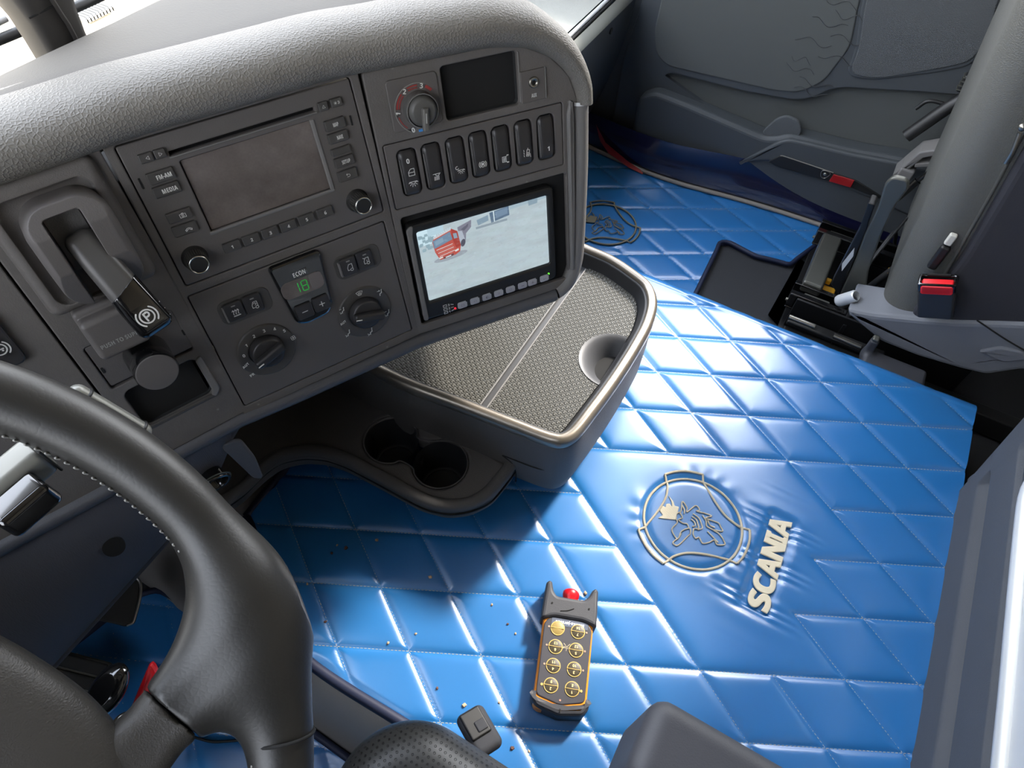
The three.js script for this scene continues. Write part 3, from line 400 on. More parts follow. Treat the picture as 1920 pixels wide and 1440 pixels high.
{ // lower box under the left panel: knee panel, hole, underside
  const a = LF.at(-0.33, -0.16, -0.005), b = LF.at(-0.012, -0.158, -0.005), c = V3(-0.284, 0.155, -0.575), d = V3(-0.75, 0.14, -0.575);
  const g = grid(20, 14, (s, t) => a.clone().lerp(b, s).lerp(d.clone().lerp(c, s), t).add(V3(0, -0.0, 0.012 * Math.sin(t * Math.PI))));
  part(dash, 'knee_panel', g, M.knee, 'blue-grey knee panel below the wheel');
  part(dash, 'knee_panel_edge', merge([tube([d.toArray(), c.toArray()], 0.004, 4), tube([c.toArray(), b.toArray()], 0.004, 4)]), M.knee);
  const p = a.clone().lerp(b, 0.63).lerp(d.clone().lerp(c, 0.63), 0.3).add(V3(0, 0.001, 0.0125)); const hq = new THREE.Quaternion().setFromUnitVectors(V3(0, 0, 1), b.clone().sub(a).cross(d.clone().sub(a)).normalize().multiplyScalar(-1));
  part(dash, 'hole', cyl(0.0105, 0.0105, 0.004, 28).rotateX(Math.PI / 2).applyQuaternion(hq).translate(p.x, p.y, p.z), M.gap, 'round dark hole in the knee panel');
}

// ------------------------------------------------------------------ radio
const on = (F, u, v, d = 0) => [F, u, v, d];
{
  const t = thing('radio', 'black radio and navigation unit with a dark dusty screen, round knobs and rows of keys', 'radio', on(CF, -0.1065, 0.0755, 0)), X = 0.1065, Y = -0.0755, at = (u, v) => [u + X, v + Y];
  const sc = at(-0.1085, 0.083);
  part(t, 'faceplate', ext(rrect(0.198, 0.128, 0.002), 0.006, 0.001, [H(0.116, 0.0655, 0.002, ...sc), H(0.126, 0.0035, 0.001, ...at(-0.108, 0.1235))]).translate(0, 0, -0.006), M.panel);
  part(t, 'back', plate(0.19, 0.12, 0.004, 0.002, 0, 0, 0, -0.014), M.gap);
  part(t, 'screen', plate(0.114, 0.064, 0.002, 0.001, 0.0004, sc[0], sc[1], -0.005), M.screenDark, 'dark dusty display');
  part(t, 'screen_frame', merge([plate(0.004, 0.066, 0.003, 0.001, 0.001, sc[0] + 0.058, sc[1], -0.002), plate(0.12, 0.003, 0.003, 0.001, 0.001, sc[0], sc[1] - 0.0335, -0.002)]), M.frameGrey);
  part(t, 'slot_lip', plate(0.128, 0.0012, 0.003, 0.0005, 0.0004, at(-0.108, 0.1215)[0], at(-0.108, 0.1208)[1], -0.0012), M.frameGrey);
  const key = (u, v, w, h, sym, sw, sh, dx = 0) => { const [x, y] = at(u, v), k = part(t, 'button', plate(w, h, 0.004, 0.0012, 0.0009, x, y, -0.0008), M.button); if (sym) print(k, sym, sw, sh, x + dx, y, 0.0034); return k; };
  key(-0.1885, 0.1263, 0.011, 0.0074, 'left', 0.005, 0.005, 0.001); key(-0.1775, 0.1263, 0.009, 0.0074, 'right', 0.005, 0.005); key(-0.0375, 0.1242, 0.009, 0.0075, 'eject', 0.005, 0.005); key(-0.0252, 0.1242, 0.0105, 0.0075, 'daynight', 0.0062, 0.0062);
  key(-0.1842, 0.1095, 0.0215, 0.0098, 'FM-AM', 0.0132, 0.0066, 0.002); key(-0.1848, 0.0978, 0.0215, 0.0094, 'MEDIA', 0.0132, 0.0066, 0.002);
  key(-0.1848, 0.0742, 0.0205, 0.0092, 'camera', 0.0068, 0.0068, 0.0025); key(-0.1853, 0.0618, 0.0205, 0.0096, 'phone', 0.0075, 0.0075, 0.0025);
  key(-0.0315, 0.1068, 0.0195, 0.0094, 'MAP', 0.0082, 0.0062); key(-0.0318, 0.0952, 0.0195, 0.0092, 'NAVI', 0.0082, 0.0062, 0.001); key(-0.033, 0.0828, 0.019, 0.0066); key(-0.0325, 0.0725, 0.0195, 0.0093, 'SETUP', 0.0096, 0.0062, 0.001); key(-0.0332, 0.0595, 0.0195, 0.01, 'back', 0.0062, 0.0062);
  [-0.1555, -0.1375, -0.1195, -0.1018, -0.0838, -0.065].forEach((u, i) => key(u, 0.0325, 0.0158, 0.0092, String(i + 1), 0.0055, 0.0055));
  part(t, 'notch', merge([plate(0.0016, 0.009, 0.001, 0.0005, 0.0002, at(-0.2005, 0.108)[0], at(0, 0.108)[1], -0.0003), plate(0.0016, 0.009, 0.001, 0.0005, 0.0002, at(-0.0155, 0.105)[0], at(0, 0.105)[1], -0.0003)]), M.gap);
  for (const [u, v] of [[-0.1885, 0.0335], [-0.0305, 0.0315]]) {
    const [x, y] = at(u, v), k = part(t, 'knob', lathe([[0, 0.016], [0.0075, 0.016], [0.0084, 0.0155], [0.0088, 0.0145], [0.0098, 0.002], [0.0115, 0.0005], [0.0115, -0.002]], 48).translate(x, y, 0), M.knob);
    part(k, 'ring', new THREE.TorusGeometry(0.0078, 0.00075, 10, 48).translate(x, y, 0.016), M.chrome, 'bright metal ring'); part(k, 'cap', lathe([[0, 0.0165], [0.0068, 0.0165], [0.0072, 0.016]], 40).translate(x, y, 0), M.black);
    const rb = []; for (let i = 0; i < 30; i++) { const a = i / 30 * 6.2832; rb.push(box(0.0006, 0.0006, 0.011, 0.0002, x + 0.0094 * Math.cos(a), y + 0.0094 * Math.sin(a), 0.008, 1)); } part(k, 'ribs', merge(rb), M.satin);
  }
}
// ------------------------------------------------------------------ climate controls
{
  const X = 0.1095, Y = 0.0685, t = thing('climate_control', 'black climate control panel with two rotary dials and a green 18 display', 'control panel', on(CF, -0.1095, -0.0685, 0)), at = (u, v) => [u + X, v + Y];
  part(t, 'faceplate', plate(0.1985, 0.138, 0.006, 0.002, 0.001, 0, 0, -0.006), M.panel);
  const pod = rpoly([[-0.135, 0.0], [-0.0815, 0.0], [-0.0865, -0.062], [-0.094, -0.071], [-0.118, -0.073], [-0.1285, -0.068]].map(([u, v]) => at(u, v)), 0.006);
  part(t, 'display_pod', ext(pod, 0.007, 0.0025).translate(0, 0, -0.002), M.gloss, 'glossy black display pod');
  const e = at(-0.1085, -0.0155); print(t, 'ECON', 0.0165, 0.0085, e[0], e[1], 0.0052);
  const w = at(-0.1095, -0.0295); part(t, 'display', plate(0.043, 0.0185, 0.0008, 0.007, 0.0003, w[0], w[1], 0.0048), M.screenDark);
  part(t, 'display_blank', plate(0.013, 0.0165, 0.0006, 0.003, 0.0002, w[0] + 0.0145, w[1] + 0.0005, 0.0053), mat(0x6a6360, 0.5));
  const lit = mat(0x0a3a14, 0.4, { emissive: 0x22d04a, emissiveIntensity: 0.5 }), seg = (x, y, hz) => plate(hz ? 0.0046 : 0.0009, hz ? 0.0009 : 0.0046, 0.0003, 0.0003, 0.0001, w[0] + x, w[1] + y, 0.0056);
  const s8 = [[0, 0.0055, 1], [0, 0, 1], [0, -0.0055, 1], [-0.0028, 0.0028], [0.0028, 0.0028], [-0.0028, -0.0028], [0.0028, -0.0028]]; part(t, 'display_digit', merge([seg(-0.0042, 0.0028), seg(-0.0042, -0.0028)]), lit, 'lit green digit 1'); part(t, 'display_digit', merge(s8.map(([x, y, h]) => seg(x + 0.002, y, h))), lit, 'lit green digit 8');
  for (const [u, v, s] of [[-0.1168, -0.0563, 'minus'], [-0.0982, -0.0555, 'plus']]) { const [x, y] = at(u, v), k = part(t, 'button', plate(0.0172, 0.0165, 0.004, 0.002, 0.0012, x, y, 0.0034), M.key); print(k, s, 0.009, 0.009, x, y, 0.0076); }
  for (const [u, v, syms] of [[-0.1685, -0.0285, ['heat', 'cabair']], [-0.05, -0.0295, ['cab', 'truckair']]]) {
    const [x, y] = at(u, v); part(t, 'switch_surround', plate(0.05, 0.0265, 0.0012, 0.008, 0.0008, x + 0.002, y - 0.001, -0.0004), M.button);
    syms.forEach((s, i) => { const k = part(t, 'button', plate(0.0175, 0.0195, 0.0045, 0.003, 0.0014, x - 0.0092 + i * 0.0184, y, 0), M.key); print(k, s, 0.0098, 0.0098, x - 0.0085 + i * 0.0184, y - 0.001, 0.0047); part(k, 'pilot_lamp', plate(0.004, 0.0012, 0.0004, 0.0005, 0.0001, x - 0.0088 + i * 0.0184, y + 0.0062, 0.0044), M.dim); });
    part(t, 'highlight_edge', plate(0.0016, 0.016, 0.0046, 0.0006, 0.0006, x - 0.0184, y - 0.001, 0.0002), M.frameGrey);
  }
  const dial = (u, v, r, marks, point) => {
    const [x, y] = at(u, v); part(t, 'dial_ring', lathe([[r * 0.66, 0.0014], [r, 0.0026], [r * 1.06, 0.0012], [r * 1.08, -0.001]], 56).translate(x, y, 0), M.button);
    const k = part(t, 'dial', lathe([[0, 0.009], [r * 0.5, 0.009], [r * 0.58, 0.008], [r * 0.63, 0.0005]], 48).translate(x, y, 0), M.key), a = point; 
    const bar = box(r * 1.2, r * 0.34, 0.009, 0.003, 0, 0, 0.0125, 4).rotateZ(a).translate(x, y, 0); part(k, 'grip', bar, M.key); part(k, 'pointer', box(r * 0.24, 0.0012, 0.0006, 0.0003, r * 0.46, 0, 0.0172).rotateZ(a).translate(x, y, 0), M.ink, 'white pointer line');
    for (const [s, uu, vv, w, h, rot] of marks) { const p = at(uu, vv); print(t, s, w, h, p[0], p[1], 0.0042, rot || 0); }
  };
  dial(-0.1655, -0.0845, 0.028, [['PR', -0.189, -0.103, 0.0085, 0.0055, 0.25], ['AUT', -0.1905, -0.0895, 0.0095, 0.005, 0.4], ['0', -0.188, -0.078, 0.0062, 0.0062], ['1', -0.1815, -0.0682, 0.0062, 0.0062], ['2', -0.1715, -0.0618, 0.0062, 0.0062], ['3', -0.1605, -0.0605, 0.0062, 0.0062], ['4', -0.1505, -0.0632, 0.0062, 0.0062], ['5', -0.1425, -0.0695, 0.0062, 0.0062], ['fan', -0.1372, -0.0815, 0.0085, 0.0085]], Math.PI + 0.33);
  dial(-0.0565, -0.0895, 0.0285, [['feet', -0.0815, -0.1035, 0.0095, 0.0095], ['AUT', -0.0835, -0.089, 0.009, 0.005, 0.3], ['both', -0.0795, -0.0745, 0.0085, 0.0085], ['defrost', -0.0572, -0.0635, 0.0092, 0.0092], ['face', -0.035, -0.0725, 0.0095, 0.0095], ['both', -0.033, -0.1, 0.0095, 0.0095], ['feet', -0.0575, -0.1135, 0.0105, 0.0105]], Math.PI - 0.28);
}
// ------------------------------------------------------------------ upper part of the right section: heater dial, open pocket, socket
{
  const t = thing('heater_dial', 'ribbed heater knob with a red arc scale numbered 0 to 3 on the dash', 'dial', on(RF, -0.0565, 0.172, 0)), at = (u, v) => [u + 0.0565, v - 0.172];
  part(t, 'plate', plate(0.05, 0.047, 0.0025, 0.004, 0.001, 0, 0.001, -0.0005), M.panel);
  const c = at(-0.0545, 0.1675), arc = (r, w, a0, a1, m, n) => { const s = new THREE.Shape(); s.absarc(c[0], c[1], r + w / 2, a0, a1); s.absarc(c[0], c[1], r - w / 2, a1, a0, true); part(t, n, ext(s, 0.0006, 0, [], 32).translate(0, 0, 0.0019), m); };
  arc(0.0225, 0.0006, 1.15, 4.2, M.dim, 'scale_line'); arc(0.0205, 0.0012, 1.45, 1.95, M.redInk, 'scale_arc'); arc(0.0182, 0.0009, 1.45, 1.95, M.redInk, 'scale_arc'); arc(0.0205, 0.0014, 2.3, 3.0, M.redInk, 'scale_arc'); arc(0.0182, 0.0009, 2.3, 3.0, M.redInk, 'scale_arc'); arc(0.0205, 0.0026, 0.72, 1.05, M.redInk, 'scale_arc'); arc(0.0205, 0.0008, 3.35, 4.0, M.redInk, 'scale_arc');
  for (const [s, a, rot] of [['0', 4.28, 0.2], ['1', 3.17, 1.25], ['2', 2.12, -0.2], ['3', 1.25, -0.2]]) print(t, s, 0.0078, 0.0078, c[0] + 0.0202 * Math.cos(a), c[1] + 0.0202 * Math.sin(a), 0.003, rot);
  const kc = [c[0] + 0.001, c[1]], k = part(t, 'knob', lathe([[0, 0.0175], [0.010, 0.0175], [0.0115, 0.0168], [0.0135, 0.014], [0.0155, 0.004], [0.0162, 0.0015], [0.0162, 0]], 60).translate(...kc, 0), mat(0x4c4b49, 0.5)), rb = [];
  for (let i = 0; i < 46; i++) { const a = i / 46 * 6.2832; rb.push(box(0.001, 0.0022, 0.010, 0.0003, 0, 0, 0, 1).rotateY(0.2).rotateZ(a).translate(kc[0] + 0.0142 * Math.cos(a), kc[1] + 0.0142 * Math.sin(a), 0.0085)); }
  part(k, 'ribs', merge(rb), mat(0x605f5c, 0.5)); part(k, 'grip', box(0.006, 0.021, 0.006, 0.0018, 0, -0.006, 0.0195, 3).rotateZ(-0.12).translate(...kc, 0), mat(0x55534f, 0.45), 'raised pointer grip'); part(k, 'pointer', box(0.0016, 0.009, 0.001, 0.0004, 0, -0.004, 0.0228).rotateZ(-0.12).translate(...kc, 0), M.dim); part(k, 'mark', plate(0.0055, 0.0022, 0.001, 0.0004, 0.0002, kc[0] - 0.0045, kc[1] - 0.0165, 0.013), M.blueInk, 'blue cold mark');
}
{
  const t = thing('storage_pocket', 'open black storage pocket in the dash between the heater knob and socket', 'storage pocket', on(RF, 0.0125, 0.1735, 0));
  const sh = rrect(0.085, 0.056, 0.006); part(t, 'liner', merge([ext(sh, 0.045, 0, [H(0.0785, 0.0495, 0.005, 0, 0)]).translate(0, 0, -0.0495), plate(0.08, 0.05, 0.003, 0.004, 0, 0, 0, -0.048)]), M.matte);
  const st = []; for (let i = 0; i < 40; i++) st.push(new THREE.SphereGeometry(0.0006, 6, 4).translate(0.004 + (i % 10) * 0.0024 + (Math.floor(i / 10) % 2) * 0.0012, -0.02 + Math.floor(i / 10) * 0.0028, -0.044)); part(t, 'stipple', merge(st), M.frameGrey, null, 'stuff');
  part(t, 'edge', plate(0.0012, 0.047, 0.002, 0.0005, 0.0004, 0.0405, 0, -0.001), M.frameGrey);
}
{
  const t = thing('audio_socket', 'small square plate with a pale ring socket and the print AUX', 'socket', on(RF, 0.067, 0.1635, 0));
  part(t, 'plate', plate(0.027, 0.03, 0.003, 0.001, 0.0008, 0, 0, -0.001), M.panel); part(t, 'edge', plate(0.001, 0.03, 0.0035, 0.0004, 0.0004, 0.0138, 0.0004, -0.001), M.frameGrey);
  const k = part(t, 'jack', lathe([[0.0022, 0.0015], [0.0024, 0.0044], [0.0046, 0.0044], [0.0052, 0.0036], [0.0054, 0.0015]], 36).translate(0, 0.0035, 0), M.steel, 'pale metal ring'); part(k, 'bore', cyl(0.0022, 0.0022, 0.002, 20).rotateX(Math.PI / 2).translate(0, 0.0035, 0.0022), M.gap); print(t, 'AUX', 0.0098, 0.0066, 0, -0.009, 0.0024);
}
// ------------------------------------------------------------------ seven rockers in one panel
{
  const t = thing('switch_panel', 'black panel of seven tall rocker switches above the small monitor', 'switch panel', on(RF, 0.0025, 0.107, 0)), at = (u, v) => [u - 0.0025, v - 0.107];
  const us = [-0.0732, -0.048, -0.0225, 0.0027, 0.0277, 0.0535, 0.0795], names = [[['0', 0.121, 0.0082], ['doors', 0.1098, 0.0098], ['dome', 0.0985, 0.0112]], [['reading', 0.0995, 0.0105]], [['night', 0.0992, 0.0115]], [['brakecab', 0.0992, 0.0105]], [['mirrorheat', 0.0985, 0.0105]], [['lane', 0.0985, 0.0115]], [['1', 0.0975, 0.0085]]];
  part(t, 'faceplate', ext(rrect(0.1935, 0.0655, 0.002), 0.006, 0.001, us.map((u) => H(0.0205, 0.0475, 0.006, ...at(u, 0.1085)))).translate(0, 0, -0.006), M.panel); part(t, 'back', plate(0.19, 0.06, 0.002, 0.002, 0, 0, 0, -0.009), M.gap);
  us.forEach((u, i) => {
    const [x, y] = at(u, 0.1085), g = grid(10, 30, (s, q) => { const a = (s - 0.5) * 2, b = (q - 0.5) * 2, rx = Math.sign(a) * Math.min(1, Math.abs(a) * 1.12), e = Math.pow(Math.abs(a), 6), f = Math.pow(Math.abs(b), 10); const hw = 0.0092 * (1 - 0.16 * Math.pow(Math.abs(b), 12)), z = 0.0045 - 0.0042 * (1 - b * b) * 0.35 - (b > 0 ? 0.0028 * b : 0) - 0.0035 * e - 0.0035 * f; return V3(x + a * hw, y + b * 0.0222, z); });
    const k = part(t, 'rocker', g, M.key); part(k, 'edge', tube(Array.from({ length: 9 }, (_, n) => { const b = -0.85 + n * 0.19; return [x - 0.0084, y + b * 0.0222, 0.0034 - 0.0015 * (1 - b * b) - (b > 0 ? 0.0028 * b : 0)]; }), 0.0005, 20, false, 5), M.frameGrey, 'worn light edge');
    for (const [s, v, w] of names[i]) { const p = at(u, v), b = (p[1] - y) / 0.0222; print(k, s, w, w, p[0] + (s === '0' ? -0.0005 : 0.0008), p[1], 0.0045 - 0.00147 * (1 - b * b) - (b > 0 ? 0.0028 * b : 0) + 0.0006); }
  });
}
// ------------------------------------------------------------------ reversing monitor with a camera picture
{
  const t = thing('camera_monitor', 'small black monitor showing a red truck on pale ground, grey keys below', 'monitor', on(RF, -0.002, -0.008, 0)), at = (u, v) => [u + 0.002, v + 0.008];
  part(t, 'housing', ext(rpoly([[-0.086, 0.062], [0.087, 0.062], [0.087, -0.058], [-0.087, -0.058]], 0.008), 0.022, 0.003, [H(0.155, 0.0865, 0.002, 0.0013, 0.0085)]).translate(0, 0, -0.02), M.black);
  part(t, 'recess_wall', merge([plate(0.194, 0.135, 0.003, 0.003, 0, 0.007, 0.0045, -0.03)]), M.gap);
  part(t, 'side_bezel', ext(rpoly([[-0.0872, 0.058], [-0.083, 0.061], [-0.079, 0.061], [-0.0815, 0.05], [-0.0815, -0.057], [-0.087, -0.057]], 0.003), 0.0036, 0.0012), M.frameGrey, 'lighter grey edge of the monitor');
  const W = 512, Hh = 288, cv = document.createElement('canvas'); cv.width = W; cv.height = Hh; const c = cv.getContext('2d');
  c.fillStyle = '#c6cfd2'; c.fillRect(0, 0, W, Hh); let s0 = 11; const r = () => (s0 = (s0 * 16807) % 2147483647) / 2147483647;
  for (let i = 0; i < 900; i++) { const g = 175 + r() * 50; c.fillStyle = `rgba(${g | 0},${(g + 5) | 0},${(g + 4) | 0},0.12)`; c.beginPath(); c.ellipse(r() * W, r() * Hh, 8 + r() * 50, 3 + r() * 14, 0, 0, 6.3); c.fill(); }
  c.fillStyle = '#dff0f4'; c.fillRect(0, 0, 70, 60); c.fillStyle = '#9fb4ba'; for (let i = 0; i < 30; i++) c.fillRect(r() * 55, 15 + r() * 60, 12, 10); c.fillStyle = '#c8dbe2'; c.fillRect(40, 0, 60, 30);
  const PG = (col, ...p) => { c.fillStyle = col; c.beginPath(); c.moveTo(p[0], p[1]); for (let k = 2; k < p.length; k += 2) c.lineTo(p[k], p[k + 1]); c.closePath(); c.fill(); };
  c.fillStyle = 'rgba(140,136,146,0.5)'; c.beginPath(); c.ellipse(112, 132, 66, 12, -0.05, 0, 6.3); c.fill();
  PG('#8c8692', 152, 26, 208, 12, 204, 40, 182, 58, 178, 84, 158, 90); PG('#6d6874', 164, 38, 196, 22, 192, 34, 176, 46); PG('#bfc0c8', 148, 40, 168, 44, 176, 84, 154, 96); c.fillStyle = '#5b5762'; c.beginPath(); c.ellipse(166, 92, 9, 15, 0.35, 0, 6.3); c.fill();
  PG('#cf5a4c', 60, 40, 128, 24, 150, 40, 156, 100, 150, 122, 132, 130, 70, 134, 56, 98, 52, 56); PG('#b8453a', 128, 24, 150, 40, 156, 100, 138, 104, 126, 60); PG('#7d93a8', 54, 52, 122, 34, 128, 66, 56, 84); PG('#93a8b8', 60, 56, 92, 48, 94, 66, 62, 74); PG('#9aa9b6', 132, 44, 146, 46, 148, 66, 134, 66);
  PG('#ead9d4', 58, 42, 126, 24, 127, 29, 58, 47); for (let k = 0; k < 9; k++) PG('#d8e2e8', 58 + k * 8, 36 - k * 2.2, 63 + k * 8, 35 - k * 2.2, 63 + k * 8, 41 - k * 2, 58 + k * 8, 42 - k * 2);
  for (let k = 0; k < 5; k++) PG(k % 2 ? '#d67a6c' : '#ecd6d0', 62 + k * 2, 90 + k * 7, 126 + k, 82 + k * 7, 126 + k, 85 + k * 7, 62 + k * 2, 93 + k * 7); PG('#f4ece4', 66, 124, 82, 122, 82, 128, 68, 130); PG('#f4ece4', 130, 112, 146, 108, 146, 116, 132, 119); PG('#7c4a48', 84, 127, 124, 122, 124, 131, 84, 134); PG('#eceff0', 92, 128, 114, 125, 114, 130, 92, 132);
  c.fillStyle = 'rgba(120,130,140,0.55)'; c.fillRect(222, 46, 126, 9); PG('#66788c', 280, 6, 358, 0, 358, 36, 284, 46); PG('#8194a8', 302, 8, 352, 4, 352, 28, 304, 34); PG('#93a4b0', 228, 20, 274, 12, 274, 34, 232, 42); PG('#b4c2c8', 360, 0, 512, 0, 512, 10, 360, 16); PG('#98a8b2', 436, 0, 476, 0, 474, 20, 438, 22); PG('#e6ecec', 294, 4, 299, 3, 299, 46, 295, 46);
  for (let k = 0; k < 500; k++) { const g = 150 + r() * 90; c.fillStyle = `rgba(${g | 0},${(g + 4) | 0},${(g + 6) | 0},0.16)`; c.fillRect(r() * W, r() * Hh, 3 + r() * 9, 2 + r() * 4); }
  const tx = new THREE.CanvasTexture(cv); tx.colorSpace = THREE.SRGBColorSpace;
  const pm = new THREE.MeshStandardMaterial({ color: 0x0a0a0a, roughness: 0.6, emissive: 0xe8f3fa, emissiveMap: tx, emissiveIntensity: 0.98 }); pm.name = 'screen_picture';
  part(t, 'screen', new THREE.PlaneGeometry(0.155, 0.0865).translate(0.0013, 0.0085, -0.001), pm, 'lit camera picture');
  const keyM = mat(0x9a9aa0, 0.5); [[-0.0405, 'source'], [-0.0247, 'mirrorswap'], [-0.0092, 'contrast'], [0.0063, 'bright'], [0.0218, 'ring'], [0.0378, 'minus'], [0.0512, 'plus'], [0.0675, 'enter']].forEach(([u, s], i) => { const [x, y] = at(u, -0.06); const k = part(t, 'button', plate(0.0118, 0.0084, 0.0018, 0.0022, 0.0006, x, y, 0.0014), keyM, 'grey key'); print(k, s, 0.0058, 0.0058, x, y, 0.0034, 0, 0x62626a); part(k, 'pilot_dot', cyl(0.0009, 0.0009, 0.0006, 12).rotateX(Math.PI / 2).translate(x + 0.0052, y + 0.0042, 0.0033), M.gap); });
  const lc = at(-0.057, -0.0592); print(t, 'cameras', 0.0155, 0.0155, lc[0], lc[1] + 0.0002, 0.0026);
  const led = (n, c1, u, v, l) => part(t, n, new THREE.SphereGeometry(0.0012, 12, 8).translate(at(u, v)[0], at(u, v)[1], 0.0026), Object.assign(mat(c1, 0.3, { emissive: c1, emissiveIntensity: 1.2 }), { name: n }), l); led('pilot_led', 0xff2030, -0.05, -0.0615, 'red pilot light'); led('pilot_led', 0x70ff40, 0.0735, -0.0555, 'green pilot light');
}
// ------------------------------------------------------------------ parking brake, supply knob, blanks, pocket in the left section
{
  const t = thing('parking_brake', 'dark parking brake lever with a glossy tip marked P in its cheeked housing', 'brake lever', on(LF, 0, 0, 0));
  part(t, 'surround', sdf((x, y, z) => Math.max(smin(sbox(x + 0.05, y - 0.088, z, 0.044, 0.055, 0.0085, 0.008), 1, 0.001), -sbox(x + 0.05, y - 0.086, z - 0.013, 0.035, 0.046, 0.012, 0.011)), [-0.1, 0.025, -0.003], [0, 0.15, 0.03], 0.0016), M.dash);
  part(t, 'housing', sdf((x, y, z) => { const w = 0.031 - 0.05 * Math.max(0, 0.08 - y) * 0.5, o = Math.hypot(Math.max(Math.hypot(Math.max(Math.abs(x + 0.045) - w + 0.022, 0), Math.max(Math.abs(y - 0.082) - 0.044 + 0.022, 0)) - 0.01, 0), Math.max(Math.abs(z - 0.008) - 0.028 + 0.012, 0)) - 0.012; const prof = z - (0.034 - 0.35 * Math.max(0, 0.075 - y) - 0.3 * Math.max(0, y - 0.105)); const b = Math.max(o, prof * 0.8); return Math.max(b, -sbox(x + 0.047, y - 0.062, z - 0.03, 0.0135, 0.055, 0.024, 0.003)); }, [-0.085, 0.03, -0.004], [-0.005, 0.135, 0.045], 0.0012), M.panel, 'housing of two rounded cheeks');
  part(t, 'slot_plate', plate(0.026, 0.05, 0.002, 0.002, 0.0006, -0.047, 0.09, 0.007), M.frameGrey);
  const P0 = V3(-0.0455, 0.098, 0.02), P1 = V3(-0.0305, 0.009, 0.05), T = P1.clone().sub(P0).normalize(), E1 = V3(1, 0, 0).addScaledVector(T, -T.x).normalize(), E2 = E1.clone().cross(T), Mid = P0.clone().lerp(P1, 0.5), HL = P0.distanceTo(P1) / 2;
  const lev = (x, y, z, g = 0) => { const p = V3(x, y, z).sub(Mid), a = p.dot(E1), b = p.dot(T), c = -p.dot(E2), k = b / HL, w = 0.0135 + 0.0016 * k, th = 0.0085 + 0.0012 * k, cc = c + 0.004 * k * k; return [sbox(a, b, cc, w + g, HL + g, th + g, 0.0078), b, c]; }, sgn = E2.z < 0 ? 1 : -1;
  part(t, 'lever', sdf((x, y, z) => lev(x, y, z)[0], [-0.07, -0.01, -0.002], [-0.01, 0.115, 0.07], 0.0012), mat(0x4a4846, 0.42), 'satin grey lever');
  part(t, 'lever_tip', sdf((x, y, z) => { const [d, b, c] = lev(x, y, z, 0.0007), a = x + 0.036; return Math.max(d, 0.004 - b - 0.35 * a, 0.002 - sgn * c); }, [-0.06, -0.012, 0.02], [-0.008, 0.075, 0.075], 0.001), M.gloss, 'glossy black tip plate');
  const g = print(t, 'park', 0.0195, 0.0195, 0, 0, 0, 0.02, 0xc9c9c5, 'brake_symbol'), nz = E2.clone().multiplyScalar(-sgn * (E2.z * -sgn > 0 ? 1 : -1)); g.quaternion.setFromRotationMatrix(new THREE.Matrix4().makeBasis(E1, T.clone().negate(), E1.clone().cross(T.clone().negate()))); g.position.copy(P1).addScaledVector(T, -0.0165).addScaledVector(E1.clone().cross(T.clone().negate()), 0.0092);
}
{
  const t = thing('supply_knob', 'square push knob printed PUSH TO SUPPLY beneath the brake lever', 'push knob', on(LF, -0.06, 0.01, 0));
  part(t, 'knob', sdf((x, y, z) => Math.min(sbox(x, y, z - 0.018, 0.0215, 0.0195, 0.008, 0.005), sbox(x - 0.001, y - 0.003, z - 0.004, 0.023, 0.022, 0.01, 0.004)), [-0.028, -0.025, -0.006], [0.028, 0.03, 0.03], 0.0013), M.panel); print(t, 'PUSH TO SUPPLY', 0.037, 0.0068, 0.0015, -0.006, 0.0263, -0.02, 0x8d8d8a);
}
{
  const t = thing('round_knob', 'large round black knob with a glossy side and flat matte cap', 'knob', on(LF, -0.05, -0.034, 0));
  part(t, 'barrel', lathe([[0.0195, -0.001], [0.019, 0.012], [0.0175, 0.016], [0.0175, 0.02], [0.0188, 0.024], [0.0188, 0.034], [0.0178, 0.0365]], 60), M.gloss, 'glossy black barrel'); part(t, 'cap', lathe([[0, 0.0372], [0.0165, 0.0372], [0.0176, 0.0364], [0.018, 0.035]], 60), M.panel, 'flat matte cap'); part(t, 'mark', box(0.0007, 0.0024, 0.0006, 0.0002, 0, 0.0176, 0.024), M.ink);
}
for (const [u, l] of [[-0.0725, 'blank square cover plate left of the large round knob'], [-0.0285, 'blank square cover plate right of the large round knob']]) { const t = thing('blank_plate', l, 'cover plate', on(LF, u, -0.0265, 0)); part(t, 'plate', plate(0.034, 0.045, 0.005, 0.002, 0.001, 0, 0, -0.006), M.panel); part(t, 'notch', plate(0.002, 0.006, 0.001, 0.0008, 0.0002, u < -0.05 ? -0.015 : 0.015, -0.004, -0.0012), M.gap); }
{
  const t = thing('storage_pocket', 'small open pocket with a stippled floor below the large round knob', 'storage pocket', on(LF, -0.051, -0.083, 0));
  part(t, 'liner', merge([ext(rrect(0.08, 0.054, 0.01), 0.034, 0, [H(0.07, 0.047, 0.008, 0, 0)]).translate(0, 0, -0.0405), plate(0.076, 0.05, 0.002, 0.008, 0, 0, 0, -0.03)]), M.matte);
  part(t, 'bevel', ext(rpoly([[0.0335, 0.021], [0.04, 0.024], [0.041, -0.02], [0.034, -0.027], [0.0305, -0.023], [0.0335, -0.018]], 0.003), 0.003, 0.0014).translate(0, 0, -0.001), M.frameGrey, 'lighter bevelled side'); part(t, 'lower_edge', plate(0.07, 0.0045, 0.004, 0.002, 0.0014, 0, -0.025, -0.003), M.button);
  const st = []; for (let i = 0; i < 70; i++) st.push(new THREE.SphereGeometry(0.00065, 6, 4).translate(-0.01 + (i % 14) * 0.0029 + (Math.floor(i / 14) % 2) * 0.0014, -0.018 + Math.floor(i / 14) * 0.003, -0.0278)); part(t, 'stipple', merge(st), M.frameGrey, null, 'stuff');
}
